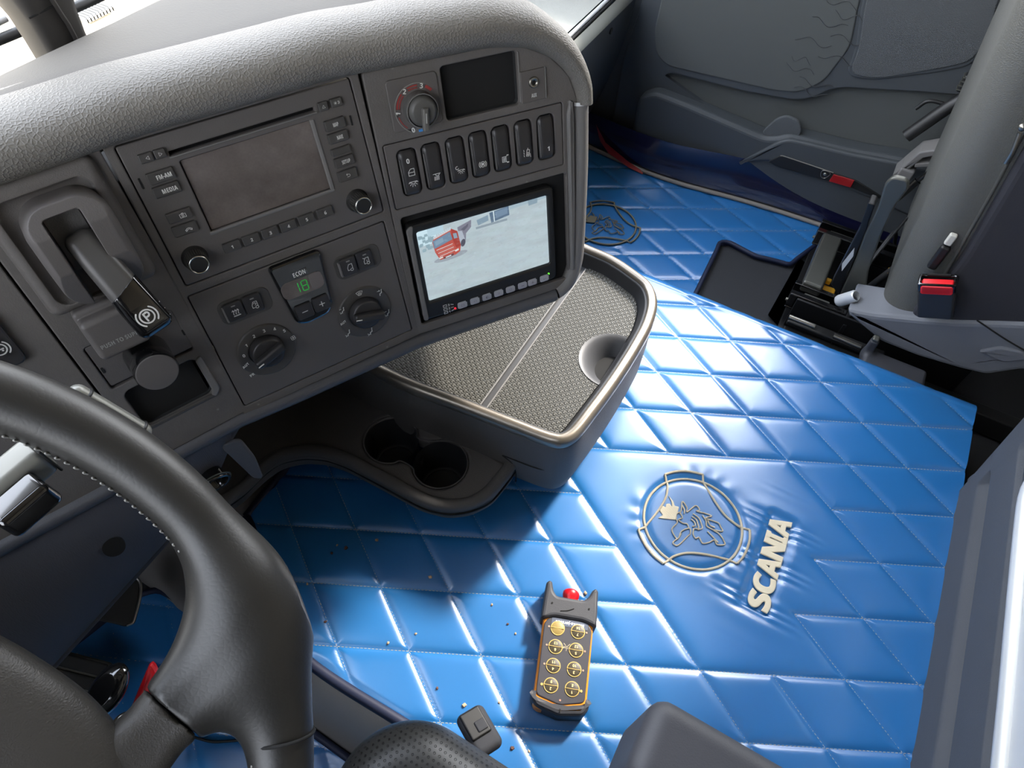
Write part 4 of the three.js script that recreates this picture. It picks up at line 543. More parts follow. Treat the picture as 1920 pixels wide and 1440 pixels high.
{
  const t = thing('rocker_switch', 'rocker with a ringed trailer brake symbol at the left end of the dash', 'switch', on(LF, -0.142, 0.034, -0.002));
  part(t, 'rocker', plate(0.03, 0.05, 0.006, 0.006, 0.002), M.key); print(t, 'trailer', 0.017, 0.017, 0.0035, -0.006, 0.0064, 0, 0xb9b9b5);
}

// ------------------------------------------------------------------ centre tray unit and the cup holder ledge beside it
{
  const t = thing('tray_unit', 'grey storage unit with a metal-rimmed tray lined with dark woven-pattern mats below the monitor', 'tray', [0, 0, 0]);
  const out = [[0.03, -0.82], [0.029, -0.5], [0.03, -0.434], [0.038, -0.36], [0.046, -0.28], [0.055, -0.212], [0.062, -0.2], [0.077, -0.191], [0.129, -0.184], [0.19, -0.179], [0.265, -0.177], [0.324, -0.18], [0.369, -0.192], [0.397, -0.213], [0.413, -0.25], [0.424, -0.292], [0.426, -0.34], [0.432, -0.5], [0.436, -0.82]];
  const cvo = new THREE.CatmullRomCurve3(out.map(([x, z]) => V3(x, 0, z)), false, 'centripetal'), N = 160, C = V3(0.235, 0, -0.42);
  const pr = [[0.012, 0.176], [0.0135, 0.19], [0.012, 0.1955], [0.006, 0.1985]], ot = [];
  const ring = (inn, y) => { const r = []; for (let i = 0; i <= N; i++) { const p = cvo.getPoint(i / N), d = cvo.getTangent(i / N), n = V3(d.z, 0, -d.x).normalize(); if (n.dot(C.clone().sub(p)) < 0) n.negate(); r.push(p.clone().addScaledVector(n, inn).setY(y)); } return r; };
  const strip = (prof) => { const rows = prof.map(([a, y]) => ring(a, y)); return grid(N, rows.length - 1, (s, q) => rows[Math.round(q * (rows.length - 1))][Math.round(s * N)], (s, q) => [s * 1.6, q * 0.1]); };
  part(t, 'body', strip([[0.04, 0.04], [0.022, 0.041], [0.01, 0.047], [0.003, 0.058], [0.0, 0.08], [-0.001, 0.13], [0.0, 0.178], [0.003, 0.186]]), M.tray);
  { const hp = new THREE.Path(); hp.moveTo(0.186, 0.2); hp.lineTo(0.292, 0.2); hp.lineTo(0.292, 0.206); hp.absarc(0.239, 0.206, 0.053, 0, Math.PI, false); hp.closePath(); part(t, 'floor', flat(ext(new THREE.Shape(ring(0.02, 0).map((p) => V2(p.x, -p.z))), 0.01, 0, [hp], 16)).translate(0, 0.163, 0), M.inner); }
  part(t, 'underside', flat(ext(new THREE.Shape(ring(0.03, 0).map((p) => V2(p.x, -p.z))), 0.006, 0)).translate(0, 0.04, 0), M.black);
  const arc = (cx0, cy0, r, n) => Array.from({ length: n }, (_, k) => { const a = Math.PI * 1.15 - Math.PI * 1.35 * k / (n - 1); return [cx0 - r * Math.cos(a) * 1, cy0 + r * Math.sin(a)]; });
  part(t, 'rim', strip([[0.0005, 0.182], [-0.0015, 0.187], [-0.001, 0.194], [0.002, 0.1992], [0.007, 0.2012], [0.012, 0.2], [0.0148, 0.1965], [0.015, 0.193]]), M.trayMetal, 'champagne-grey metal rim');
  part(t, 'inner_wall', strip([[0.0148, 0.194], [0.0175, 0.1945], [0.019, 0.192], [0.0235, 0.18], [0.026, 0.1745], [0.028, 0.172]]), M.inner);
  const rim = (off) => ring(off, 0).map((p) => [p.x, p.z]);
  const In = rim(0.027).filter(([x, z]) => z > -0.78), left = In.filter((_, i) => i < In.length / 2), right = In.filter((_, i) => i >= In.length / 2);
  const front = [...left.filter((p) => p[1] < -0.338), [0.069, -0.3355], [0.394, -0.3355], ...right.filter((p) => p[1] < -0.338)], cut = [];
  for (let k = 0; k <= 14; k++) { const a = Math.PI * k / 14; cut.push([0.239 - 0.051 * Math.cos(a), -0.205 - 0.052 * Math.sin(a)]); }
  const rear = [[0.393, -0.325], [0.0695, -0.325], ...left.filter((p) => p[1] > -0.322 && p[0] < 0.184), ...left.filter((p) => p[1] > -0.322 && p[0] >= 0.184 && p[0] < 0.188).slice(0, 0), ...cut, ...right.filter((p) => p[1] > -0.322 && p[0] > 0.292)];
  const sh = (pts) => new THREE.Shape(pts.map(([x, z]) => V2(x, -z)));
  part(t, 'liner_mat', flat(ext(sh(front), 0.0035, 0.0012)).translate(0, 0.1725, 0), M.weave); part(t, 'liner_mat', flat(ext(sh(rear), 0.0035, 0.0012)).translate(0, 0.1725, 0), M.weave);
  part(t, 'mat_edge', merge([tube([[0.069, 0.176, -0.3357], [0.394, 0.176, -0.3357]], 0.0015, 8), tube([[0.0695, 0.176, -0.325], [0.393, 0.176, -0.325]], 0.0015, 8)]), M.frameGrey, 'raised seam across the tray');
  // scooped finger hole at the near rim
  part(t, 'finger_hole', grid(28, 10, (s, q) => { const a = Math.PI * s, r = 0.0525 * (1 - 0.5 * q); return V3(0.239 - r * Math.cos(a), 0.177 - 0.026 * Math.pow(q, 1.6), -0.205 - r * Math.sin(a) * (1 - 0.1 * q)); }), mat(0x3c3d40, 0.5), 'scooped grey finger hole'); part(t, 'hole_floor', flat(ext(rrect(0.1, 0.055, 0.01), 0.002, 0)).translate(0.239, 0.1505, -0.222), M.gap);
  part(t, 'end_seam', merge([tube([[0.0445, 0.115, -0.284], [0.0475, 0.1, -0.268], [0.048, 0.075, -0.262], [0.05, 0.047, -0.262]], 0.0012, 16), tube([[0.0445, 0.115, -0.284], [0.051, 0.117, -0.226], [0.068, 0.118, -0.1955]], 0.001, 14)]), M.gap);
}
{
  const t = thing('cup_holder_ledge', 'dark rounded ledge with two joined cup holders beneath the dash', 'cup holder', [0, 0, 0]);
  const o = [[0.046, -0.262], [-0.012, -0.268], [-0.042, -0.286], [-0.062, -0.312], [-0.072, -0.35], [-0.073, -0.43], [-0.074, -0.48], [-0.08, -0.515], [-0.095, -0.545], [-0.118, -0.568], [-0.145, -0.576], [-0.19, -0.58], [-0.25, -0.6], [-0.25, -0.8], [0.046, -0.8]];
  const s = rpoly(o.map(([x, z]) => [x, -z]), 0.012), hole = new THREE.Path(); const c1 = [-0.006, 0.448], c2 = [-0.003, 0.362], r = 0.0405;
  hole.absarc(c1[0], c1[1], r, -1.2 + 0.04, Math.PI + 1.2, false); hole.absarc(c2[0], c2[1], r, Math.PI - 1.2, 1.2, true);
  const h2 = new THREE.Path(); { const P = []; for (let k = 0; k <= 40; k++) { const a = -0.98 + (Math.PI + 1.96) * k / 40; P.push(V2(c1[0] + r * Math.cos(a), c1[1] + r * Math.sin(a))); } for (let k = 0; k <= 40; k++) { const a = Math.PI - 0.98 + (Math.PI + 1.96) * k / 40; P.push(V2(c2[0] + r * Math.cos(a), c2[1] + r * Math.sin(a))); } h2.setFromPoints(P); }
  part(t, 'shelf', flat(ext(s, 0.03, 0.006, [h2], 8, 4)).translate(0, 0.064, 0), M.tray);
  const edge = o.slice(0, 13).map(([x, z]) => [x + (x < -0.2 ? 0 : 0.0085), 0.0925, z - (x > -0.03 ? 0.0085 : 0.004)]); part(t, 'raised_edge', new THREE.TubeGeometry(curve(edge, false, 0.4), 120, 0.0095, 12), M.tray, 'rounded raised edge');
  part(t, 'edge_line', new THREE.TubeGeometry(curve(o.slice(0, 13).map(([x, z]) => [x - 0.0005, 0.083, z + (x > -0.03 ? 0.0005 : 0)]), false, 0.4), 120, 0.0014, 6), M.gap);
  for (const c of [c1, c2]) { const k = part(t, 'cup', new THREE.LatheGeometry([[0, 0.02], [0.03, 0.02], [0.035, 0.023], [0.0385, 0.05], [0.0402, 0.088]].map((p) => V2(...p)), 44).translate(c[0], 0, -c[1]), M.inner); part(k, 'ledge', new THREE.TorusGeometry(0.029, 0.0012, 6, 40).rotateX(Math.PI / 2).translate(c[0], 0.0215, -c[1]), M.black); part(k, 'tab', box(0.014, 0.012, 0.004, 0.0015).rotateY(0.4).translate(c[0] + 0.004, 0.066, -c[1] - 0.038), M.black); }
  part(t, 'rim', tube(h2.getPoints(1).map((p) => [p.x, 0.0935, -p.y]).filter((_, i) => i % 2 === 0), 0.0012, 160, true, 6), M.tray);
  part(t, 'wall', merge([box(0.02, 0.085, 0.36, 0.004, 0.04, 0.128, -0.63)]), M.tray);
}
{
  const t = thing('power_socket', 'round black power socket with a flap beneath the left end of the cup ledge', 'socket', V3(-0.232, 0.285, -0.5).toArray());
  t.quaternion.copy(LF.q); part(t, 'barrel', lathe([[0.012, -0.03], [0.0135, 0.0], [0.0165, 0.002], [0.0175, 0.005], [0.016, 0.007], [0.0135, 0.006], [0.013, -0.01], [0, -0.012]], 40).rotateX(0.5), M.gloss); part(t, 'ring', new THREE.TorusGeometry(0.0182, 0.0009, 8, 40).translate(0, 0, 0.003).rotateX(0.5), M.satin);
  part(t, 'flap', ext(rpoly([[-0.012, 0.03], [0.012, 0.034], [0.016, 0.0], [0.012, -0.034], [0.002, -0.03], [-0.004, -0.004]], 0.008), 0.005, 0.002).rotateY(-0.5).translate(0.036, 0.01, 0.004), M.lipGrey, 'grey hinged flap');
}
// ------------------------------------------------------------------ steering wheel and column
const WQ = new THREE.Quaternion().setFromRotationMatrix(new THREE.Matrix4().makeBasis(V3(1, 0, 0), V3(0, 0.643, -0.766), V3(0, 0.766, 0.643)));
{
  const t = thing('steering_wheel', 'large black leather steering wheel at the lower left with stitched grip', 'steering wheel', [-0.545, 0.601, -0.324]); t.quaternion.copy(WQ);
  const rim = (x, y, z) => { const q = Math.hypot(x, y) - 0.2265; return (Math.hypot(q / 1.08, z / 0.98) - 0.0172); };
  const spoke = (x, y, z) => { const X = Math.abs(x); const yc = -0.1 + 0.0 * X, h = 0.0185 + 0.02 * Math.max(0, (0.125 - X) / 0.1) + 0.06 * Math.max(0, X - 0.165); const zc = -0.014 + 0.06 * Math.max(0, X - 0.1); return Math.max(sbox(X - 0.13, y - yc, z - Math.min(zc, -0.002), 0.085, Math.min(h, 0.03), 0.0125, 0.0115), Math.hypot(x, y) - 0.232); };
  const low = (x, y, z) => sbox(Math.abs(x) - 0.06, y + 0.16, z + 0.012, 0.02, 0.065, 0.012, 0.01);
  const S = (x, y, z) => smin(smin(rim(x, y, z), spoke(x, y, z), 0.055), low(x, y, z), 0.02);
  const cut = (x, y) => 0.137 - 0.3 * 0 * y;
  part(t, 'rim', sdf((x, y, z) => Math.max(S(x, y, z), Math.hypot(x, y) < 0.2 ? 0.1365 + 0.1 * (y + 0.1) - Math.abs(x) : -1), [-0.256, -0.256, -0.036], [0.256, 0.256, 0.03], 0.0032), M.wheelLeather, 'black leather rim');
  part(t, 'spoke', sdf((x, y, z) => Math.max(S(x, y, z) + 0.0004, Math.abs(x) - 0.1362 - 0.1 * (y + 0.1), Math.hypot(x, y) - 0.196, y - 0.02), [-0.16, -0.2, -0.036], [0.16, 0.03, 0.02], 0.0032), M.wheelPlastic, 'grained plastic spokes');
  part(t, 'hub', sdf((x, y, z) => { const r = Math.pow(Math.pow(Math.abs(x) / 0.1235, 2.5) + Math.pow(Math.abs((y + 0.03) / 0.122), 2.5), 0.4); return (Math.pow(Math.pow(r, 5) + Math.pow(Math.abs(z + 0.016) / 0.024, 3), 0.25) - 1) * 0.03; }, [-0.14, -0.17, -0.056], [0.14, 0.11, 0.024], 0.0032), M.wheelPlastic, 'grained centre pad');
  const st = []; for (let i = 0; i < 250; i++) { const a = i / 250 * 6.2832; st.push(new THREE.CapsuleGeometry(0.0009, 0.003, 2, 5).rotateX(0.9).rotateZ(a + 0.5).translate(0.2079 * Math.cos(a), 0.2079 * Math.sin(a), 0.003)); } part(t, 'stitching', merge(st), M.dim, null, 'stuff');
  const sm = []; for (const s of [-1, 1]) { sm.push(new THREE.TorusGeometry(0.0185, 0.0012, 6, 36).rotateX(Math.PI / 2).rotateZ(-s * 0.15).translate(s * 0.2265 * Math.cos(-0.8), 0.2265 * Math.sin(-0.8), 0)); } part(t, 'rim_seam', merge(sm.map((g, i) => { const s = i ? 1 : -1; return new THREE.TorusGeometry(0.0187, 0.0011, 6, 36).rotateX(Math.PI / 2).rotateZ(-0.8 * s).translate(s * 0.2265 * Math.cos(0.8), -0.2265 * Math.sin(0.8), 0); })), M.gap);
  const col = thing('steering_column', 'black steering column cover behind the steering wheel', 'steering column', [-0.545, 0.601, -0.324]); col.quaternion.copy(WQ); part(col, 'cover', cyl(0.07, 0.09, 0.26, 32).rotateX(Math.PI / 2).translate(0, 0.0, -0.19), M.black); part(col, 'collar', cyl(0.08, 0.08, 0.03, 32).rotateX(Math.PI / 2).translate(0, 0, -0.07), M.wheelPlastic);
  const sk = thing('column_stalk', 'satin grey control stalk with white marks left behind the steering wheel', 'stalk', [-0.344, 0.61, -0.383]);
  const q = new THREE.Quaternion().setFromUnitVectors(V3(0, 1, 0), V3(-1, -0.06, -0.08).normalize());
  part(sk, 'body', sdf((x, y, z) => sbox(x, y - 0.03, z + 0.002 * 0, 0.0105, 0.034, 0.0105, 0.005), [-0.02, -0.01, -0.02], [0.02, 0.07, 0.02], 0.0013).applyQuaternion(q), M.stalkGrey, 'satin grey grip'); part(sk, 'collar', box(0.013, 0.014, 0.014, 0.004, 0.001, -0.011, -0.001).applyQuaternion(q), M.stalkGrey); part(sk, 'groove', box(0.0215, 0.0016, 0.0215, 0.004, 0, -0.0025, 0).applyQuaternion(q), M.gap);
  part(sk, 'side_block', box(0.018, 0.03, 0.02, 0.004, -0.002, 0.022, 0.0195).applyQuaternion(q), M.gloss, 'black side block'); part(sk, 'end', box(0.022, 0.05, 0.026, 0.006, 0, 0.088, 0.004).applyQuaternion(q), M.black);
  const ln = box(0.0006, 0.0014, 0.006, 0.0002); part(sk, 'marks', merge([ln.clone().rotateX(0.4).translate(0.0105, 0.05, -0.002), ln.clone().rotateX(0.4).translate(0.0105, 0.054, -0.001), ln.clone().rotateX(1.9).translate(0.0105, 0.052, 0.002)]).applyQuaternion(q), M.ink);
  const wl = thing('wiper_stalk', 'clear-tipped stalk just above the upper right of the steering wheel rim', 'stalk', [-0.289, 0.556, -0.42]); const d2 = V3(0.012, -0.05, 0.03).normalize(), q2 = new THREE.Quaternion().setFromUnitVectors(V3(0, 1, 0), d2);
  part(wl, 'body', new THREE.CapsuleGeometry(0.0062, 0.05, 6, 16).applyQuaternion(q2), M.stalkGrey); part(wl, 'band', new THREE.TorusGeometry(0.0062, 0.0012, 6, 20).rotateX(Math.PI / 2).translate(0, -0.02, 0).applyQuaternion(q2), M.black); part(wl, 'band', new THREE.TorusGeometry(0.0062, 0.0012, 6, 20).rotateX(Math.PI / 2).translate(0, 0.023, 0).applyQuaternion(q2), M.black);
}
{
  const t = thing('ignition_key', 'black ignition key on a steel ring with a red fob beside the wheel spoke', 'key', [-0.44, 0.29, -0.425]);
  part(t, 'bow', sdf((x, y, z) => Math.max(Math.hypot(x / 1.9, y / 0.8, z / 1.2) - 0.0135, Math.abs(y) - 0.0085), [-0.03, -0.014, -0.022], [0.03, 0.014, 0.022], 0.0015).rotateZ(0.35), M.gloss, 'black key head'); part(t, 'shaft', box(0.022, 0.003, 0.008, 0.001).rotateZ(0.4).translate(-0.032, -0.014, 0), M.steel);
  part(t, 'ring', new THREE.TorusGeometry(0.013, 0.0016, 8, 36).rotateX(1.2).translate(-0.018, -0.03, 0.02), M.chrome, 'steel split ring'); part(t, 'ring', new THREE.TorusGeometry(0.011, 0.0012, 8, 36).rotateX(0.3).rotateY(0.8).translate(-0.034, -0.012, 0.0), M.chrome, 'steel split ring');
  part(t, 'fob', ext(rpoly([[-0.034, -0.008], [0.0, -0.012], [0.03, 0.002], [0.036, 0.012], [0.01, 0.01], [-0.03, 0.006]], 0.006), 0.012, 0.004).rotateX(-1.1).rotateZ(0.5).translate(0.012, -0.034, 0.018), M.red, 'red fob');
}
// ------------------------------------------------------------------ pedals
{
  const t = thing('foot_pedal', 'wide metal foot pedal with black rubber bars beneath the steering wheel', 'pedal', [-0.485, -0.055, -0.672]); const q = new THREE.Quaternion().setFromEuler(new THREE.Euler(0.65, 0.3, 0));
  part(t, 'plate', box(0.062, 0.01, 0.086, 0.006, 0, -0.004, 0, 3).applyQuaternion(q), M.satin); for (let i = 0; i < 3; i++) part(t, 'rubber_bar', box(0.017, 0.007, 0.074, 0.003, -0.02 + i * 0.02, 0.003, 0, 2).applyQuaternion(q), M.pedalRubber); part(t, 'arm', box(0.018, 0.012, 0.12, 0.003, 0, -0.03, -0.05).applyQuaternion(q), M.black);
  const u = thing('foot_pedal', 'narrow bright-rimmed pedal high under the knee panel near the tunnel', 'pedal', [-0.375, 0.0, -0.672]); const q2 = new THREE.Quaternion().setFromEuler(new THREE.Euler(0.5, 0.35, -0.15));
  const sh = rpoly([[-0.034, -0.03], [-0.022, -0.036], [0.03, -0.02], [0.034, 0.03], [-0.034, 0.03]], 0.01); part(u, 'pad', ext(sh, 0.006, 0.002).rotateX(-Math.PI / 2).applyQuaternion(q2), M.pedalRubber); part(u, 'rim', tube([[-0.033, 0.006, 0.028], [-0.022, 0.006, 0.034], [0.028, 0.006, 0.019], [0.032, 0.006, -0.028]], 0.0022, 40).applyQuaternion(q2), M.steel, 'bright metal edge');
}

// ------------------------------------------------------------------ passenger door (drawn in z, y; standing at x = 1.2)
{
  const t = thing('door_1', 'dark grey passenger door panel with a speaker, bins and a red reflector', 'door', [0, 0, 0]); t.name = 'door_1'; t.userData.kind = 'structure'; delete t.userData.category; delete t.userData.label;
  const S = (g, d = 0) => g.rotateY(-Math.PI / 2).translate(1.222 - d, 0, 0);
  const pr2 = (pts, r) => rpoly(pts, r), lerp2 = (pts, r) => rpoly(pts, r, THREE.Path);
  const pocketHole = [[-0.492, 0.085], [-0.47, 0.104], [-0.38, 0.108], [-0.281, 0.113], [-0.17, 0.127], [-0.135, 0.144], [-0.11, 0.172], [-0.08, 0.186], [-0.02, 0.2], [0.06, 0.22], [0.3, 0.27], [0.3, 0.04], [0.0, 0.02], [-0.15, -0.01], [-0.3, 0.02]];
  part(t, 'panel', S(ext(pr2([[-0.6, -0.12], [-0.6, 0.1], [-0.575, 0.24], [-0.56, 0.545], [0.34, 0.56], [0.34, -0.12]], 0.05), 0.02, 0.004, [lerp2(pocketHole, 0.02)])), M.door);
  part(t, 'bin_back', S(ext(pr2([[-0.5, -0.05], [-0.5, 0.12], [0.32, 0.28], [0.32, -0.05]], 0.02), 0.004, 0)), M.doorInsert);
  const ins = [[-0.533, 0.53], [-0.53, 0.253], [-0.532, 0.18], [-0.515, 0.13], [-0.48, 0.112], [-0.348, 0.121], [-0.219, 0.13], [-0.165, 0.142], [-0.125, 0.18], [-0.103, 0.264], [-0.124, 0.354], [-0.135, 0.53]];
  part(t, 'cloth_insert', S(ext(pr2(ins, 0.02), 0.006, 0.003), 0.017), M.doorInsert, 'dark cloth insert with faint flame stitching');
  const sp = [[-0.12, 0.53], [-0.112, 0.355], [-0.085, 0.266], [-0.083, 0.212], [-0.029, 0.217], [0.074, 0.27], [0.124, 0.3], [0.12, 0.364], [0.104, 0.41], [0.1, 0.53]];
  part(t, 'speaker_frame', S(ext(pr2(sp.map(([a, b]) => [a + Math.sign(a + 0.01) * 0.006, b - 0.007]), 0.03), 0.008, 0.003), 0.015), M.door); part(t, 'speaker_grille', S(ext(pr2(sp, 0.026), 0.004, 0.002), 0.0215), M.speaker, 'perforated speaker cover');
  const fl = []; const R0 = (a) => hash(a, 77); for (let k = 0; k < 15; k++) { const z0 = -0.19 + 0.075 * R0(k), y0 = 0.15 + k * 0.021, pts = []; for (let q = 0; q <= 6; q++) pts.push([1.1992, y0 + 0.007 * Math.sin(q * 1.3 + k), z0 - 0.03 + q * 0.0085 * (0.7 + R0(k + 50))]); fl.push(tube(pts, 0.0009, 20, false, 5)); } part(t, 'flame_stitching', merge(fl), M.speaker);
  // front of the bins: a long rounded bulge, with the raised armrest to the rear
  const bulge = [[-0.53, -0.12], [-0.53, 0.03], [-0.49, 0.056], [-0.4, 0.05], [-0.2, 0.03], [-0.172, 0.04], [-0.152, 0.054], [-0.12, 0.058], [0.0, 0.067], [0.12, 0.086], [0.34, 0.1], [0.34, -0.12]];
  part(t, 'bin_front', S(ext(pr2(bulge, 0.018), 0.052, 0.012, [], 8, 4), 0.0), M.door, 'rounded front of the door bins');
  part(t, 'armrest_ridge', S(ext(pr2([[-0.24, -0.055], [-0.165, 0.036], [-0.145, 0.05], [-0.11, 0.054], [0.0, 0.063], [0.12, 0.08], [0.34, 0.094], [0.34, -0.06], [0.1, -0.03], [-0.1, -0.012], [-0.175, -0.02]], 0.012), 0.016, 0.006, [], 8, 3), 0.044), M.door);
  part(t, 'bottle_tab', S(ext(pr2([[-0.215, 0.03], [-0.19, 0.08], [-0.17, 0.094], [-0.14, 0.09], [-0.126, 0.07], [-0.126, 0.03]], 0.02), 0.008, 0.003), 0.034), M.speaker);
  part(t, 'grab_strip', S(ext(pr2([[-0.17, -0.02], [-0.148, 0.005], [-0.135, 0.007], [0.034, 0.006], [0.1, -0.012], [0.1, -0.02], [0.03, -0.016], [-0.14, -0.024]], 0.004), 0.004, 0.0015), 0.0585), M.black, 'black grab strip'); part(t, 'strip_edge', S(tube([[-0.148, 0.006, 0], [-0.135, 0.0078, 0], [-0.02, 0.0068, 0]], 0.0011, 20), 0.0625), M.steel);
  part(t, 'reflector', S(ext(pr2([[-0.018, 0.004], [0.03, 0.0065], [0.03, -0.014], [-0.021, -0.0165]], 0.002), 0.003, 0.001), 0.062), mat(0x8f1a1e, 0.25, { clearcoat: 1 }), 'dark red reflector');
  const em = [[-0.045, 0.003], [-0.035, 0.006], [-0.025, 0.002], [-0.03, -0.01], [-0.036, -0.014], [-0.043, -0.01]]; part(t, 'crest', S(merge([tube(em.map(([a, b]) => [a, b, 0]), 0.0009, 40, true, 5), new THREE.SphereGeometry(0.0038, 10, 6).scale(1.2, 1, 0.5).translate(-0.0355, -0.003, 0)]), 0.0632), M.steel, 'small metal crest');
  part(t, 'lower_sill', grid(50, 12, (s, q) => { const z = -0.72 + 1.06 * s, bow = 0.035 * Math.exp(-(((z + 0.42) / 0.22) ** 2)); return V3(1.186 - bow - 0.022 * Math.sin(q * 1.57) - 0.0 * q, -0.055 - 0.092 * q + 0.018 * Math.exp(-(((z + 0.2) / 0.2) ** 2)) * (1 - q), z); }), M.navy, 'glossy dark blue lower sill');
  const tr = [-0.68, -0.6, -0.525, -0.46, -0.412, -0.36, -0.3, -0.183, -0.05, 0.082, 0.3].map((z) => [1.16 - 0.035 * Math.exp(-(((z + 0.42) / 0.22) ** 2)), FL + 0.012, z]);
  part(t, 'sill_trim', tube(tr, 0.0055, 80), mat(0x7a736b, 0.5), 'pale sill trim line'); part(t, 'sill_trim', tube(tr.map(([x, y, z]) => [x + 0.008, y + 0.005, z]), 0.004, 80), M.gap);
  part(t, 'sill_paint', loft([[[1.2, -0.09, -0.7], [1.215, -0.06, -0.7]], [[1.165, -0.105, -0.63], [1.17, -0.072, -0.64]], [[1.13, -0.125, -0.57], [1.135, -0.1, -0.585]], [[1.118, -0.138, -0.5], [1.125, -0.125, -0.51]], [[1.118, -0.143, -0.46], [1.122, -0.137, -0.462]]].map((s) => s.map((p) => V3(...p)))), M.redPaint, 'red painted sill end');
}
// passenger side of the dash: low shelf with a pale lip and its front
{
  const t = thing('passenger_dash', 'low grey shelf in front of the passenger seat with a pale front lip', 'dashboard', [0, 0, 0]);
  part(t, 'shelf', grid(4, 8, (s, q) => V3(0.46 + 0.73 * s, 0.285 + 0.02 * q * q, -0.618 - 0.24 * q)), mat(0x8b8b84, 0.7, { bumpMap: grainBump, bumpScale: 0.0003 }), 'grey-green shelf top');
  part(t, 'lip', tube([[0.46, 0.281, -0.612], [1.19, 0.281, -0.612]], 0.0045, 20), M.silver, 'pale edge line'); part(t, 'groove', tube([[0.46, 0.276, -0.606], [1.19, 0.276, -0.606]], 0.003, 20), M.gap);
  part(t, 'edge_band', grid(6, 6, (s, q) => V3(0.46 + 0.73 * s, 0.273 - 0.024 * q, -0.602 + 0.014 * Math.sin(q * 1.57))), mat(0x85867f, 0.5), 'grey band below the edge');
  part(t, 'front', grid(6, 12, (s, q) => V3(0.46 + 0.73 * s, 0.249 - 0.33 * q, -0.588 - 0.06 * q * q - 0.02 * q)), M.door);
  part(t, 'screw_hole', cyl(0.007, 0.007, 0.004, 20).rotateX(Math.PI / 2).translate(1.06, 0.225, -0.589), M.gap);
}
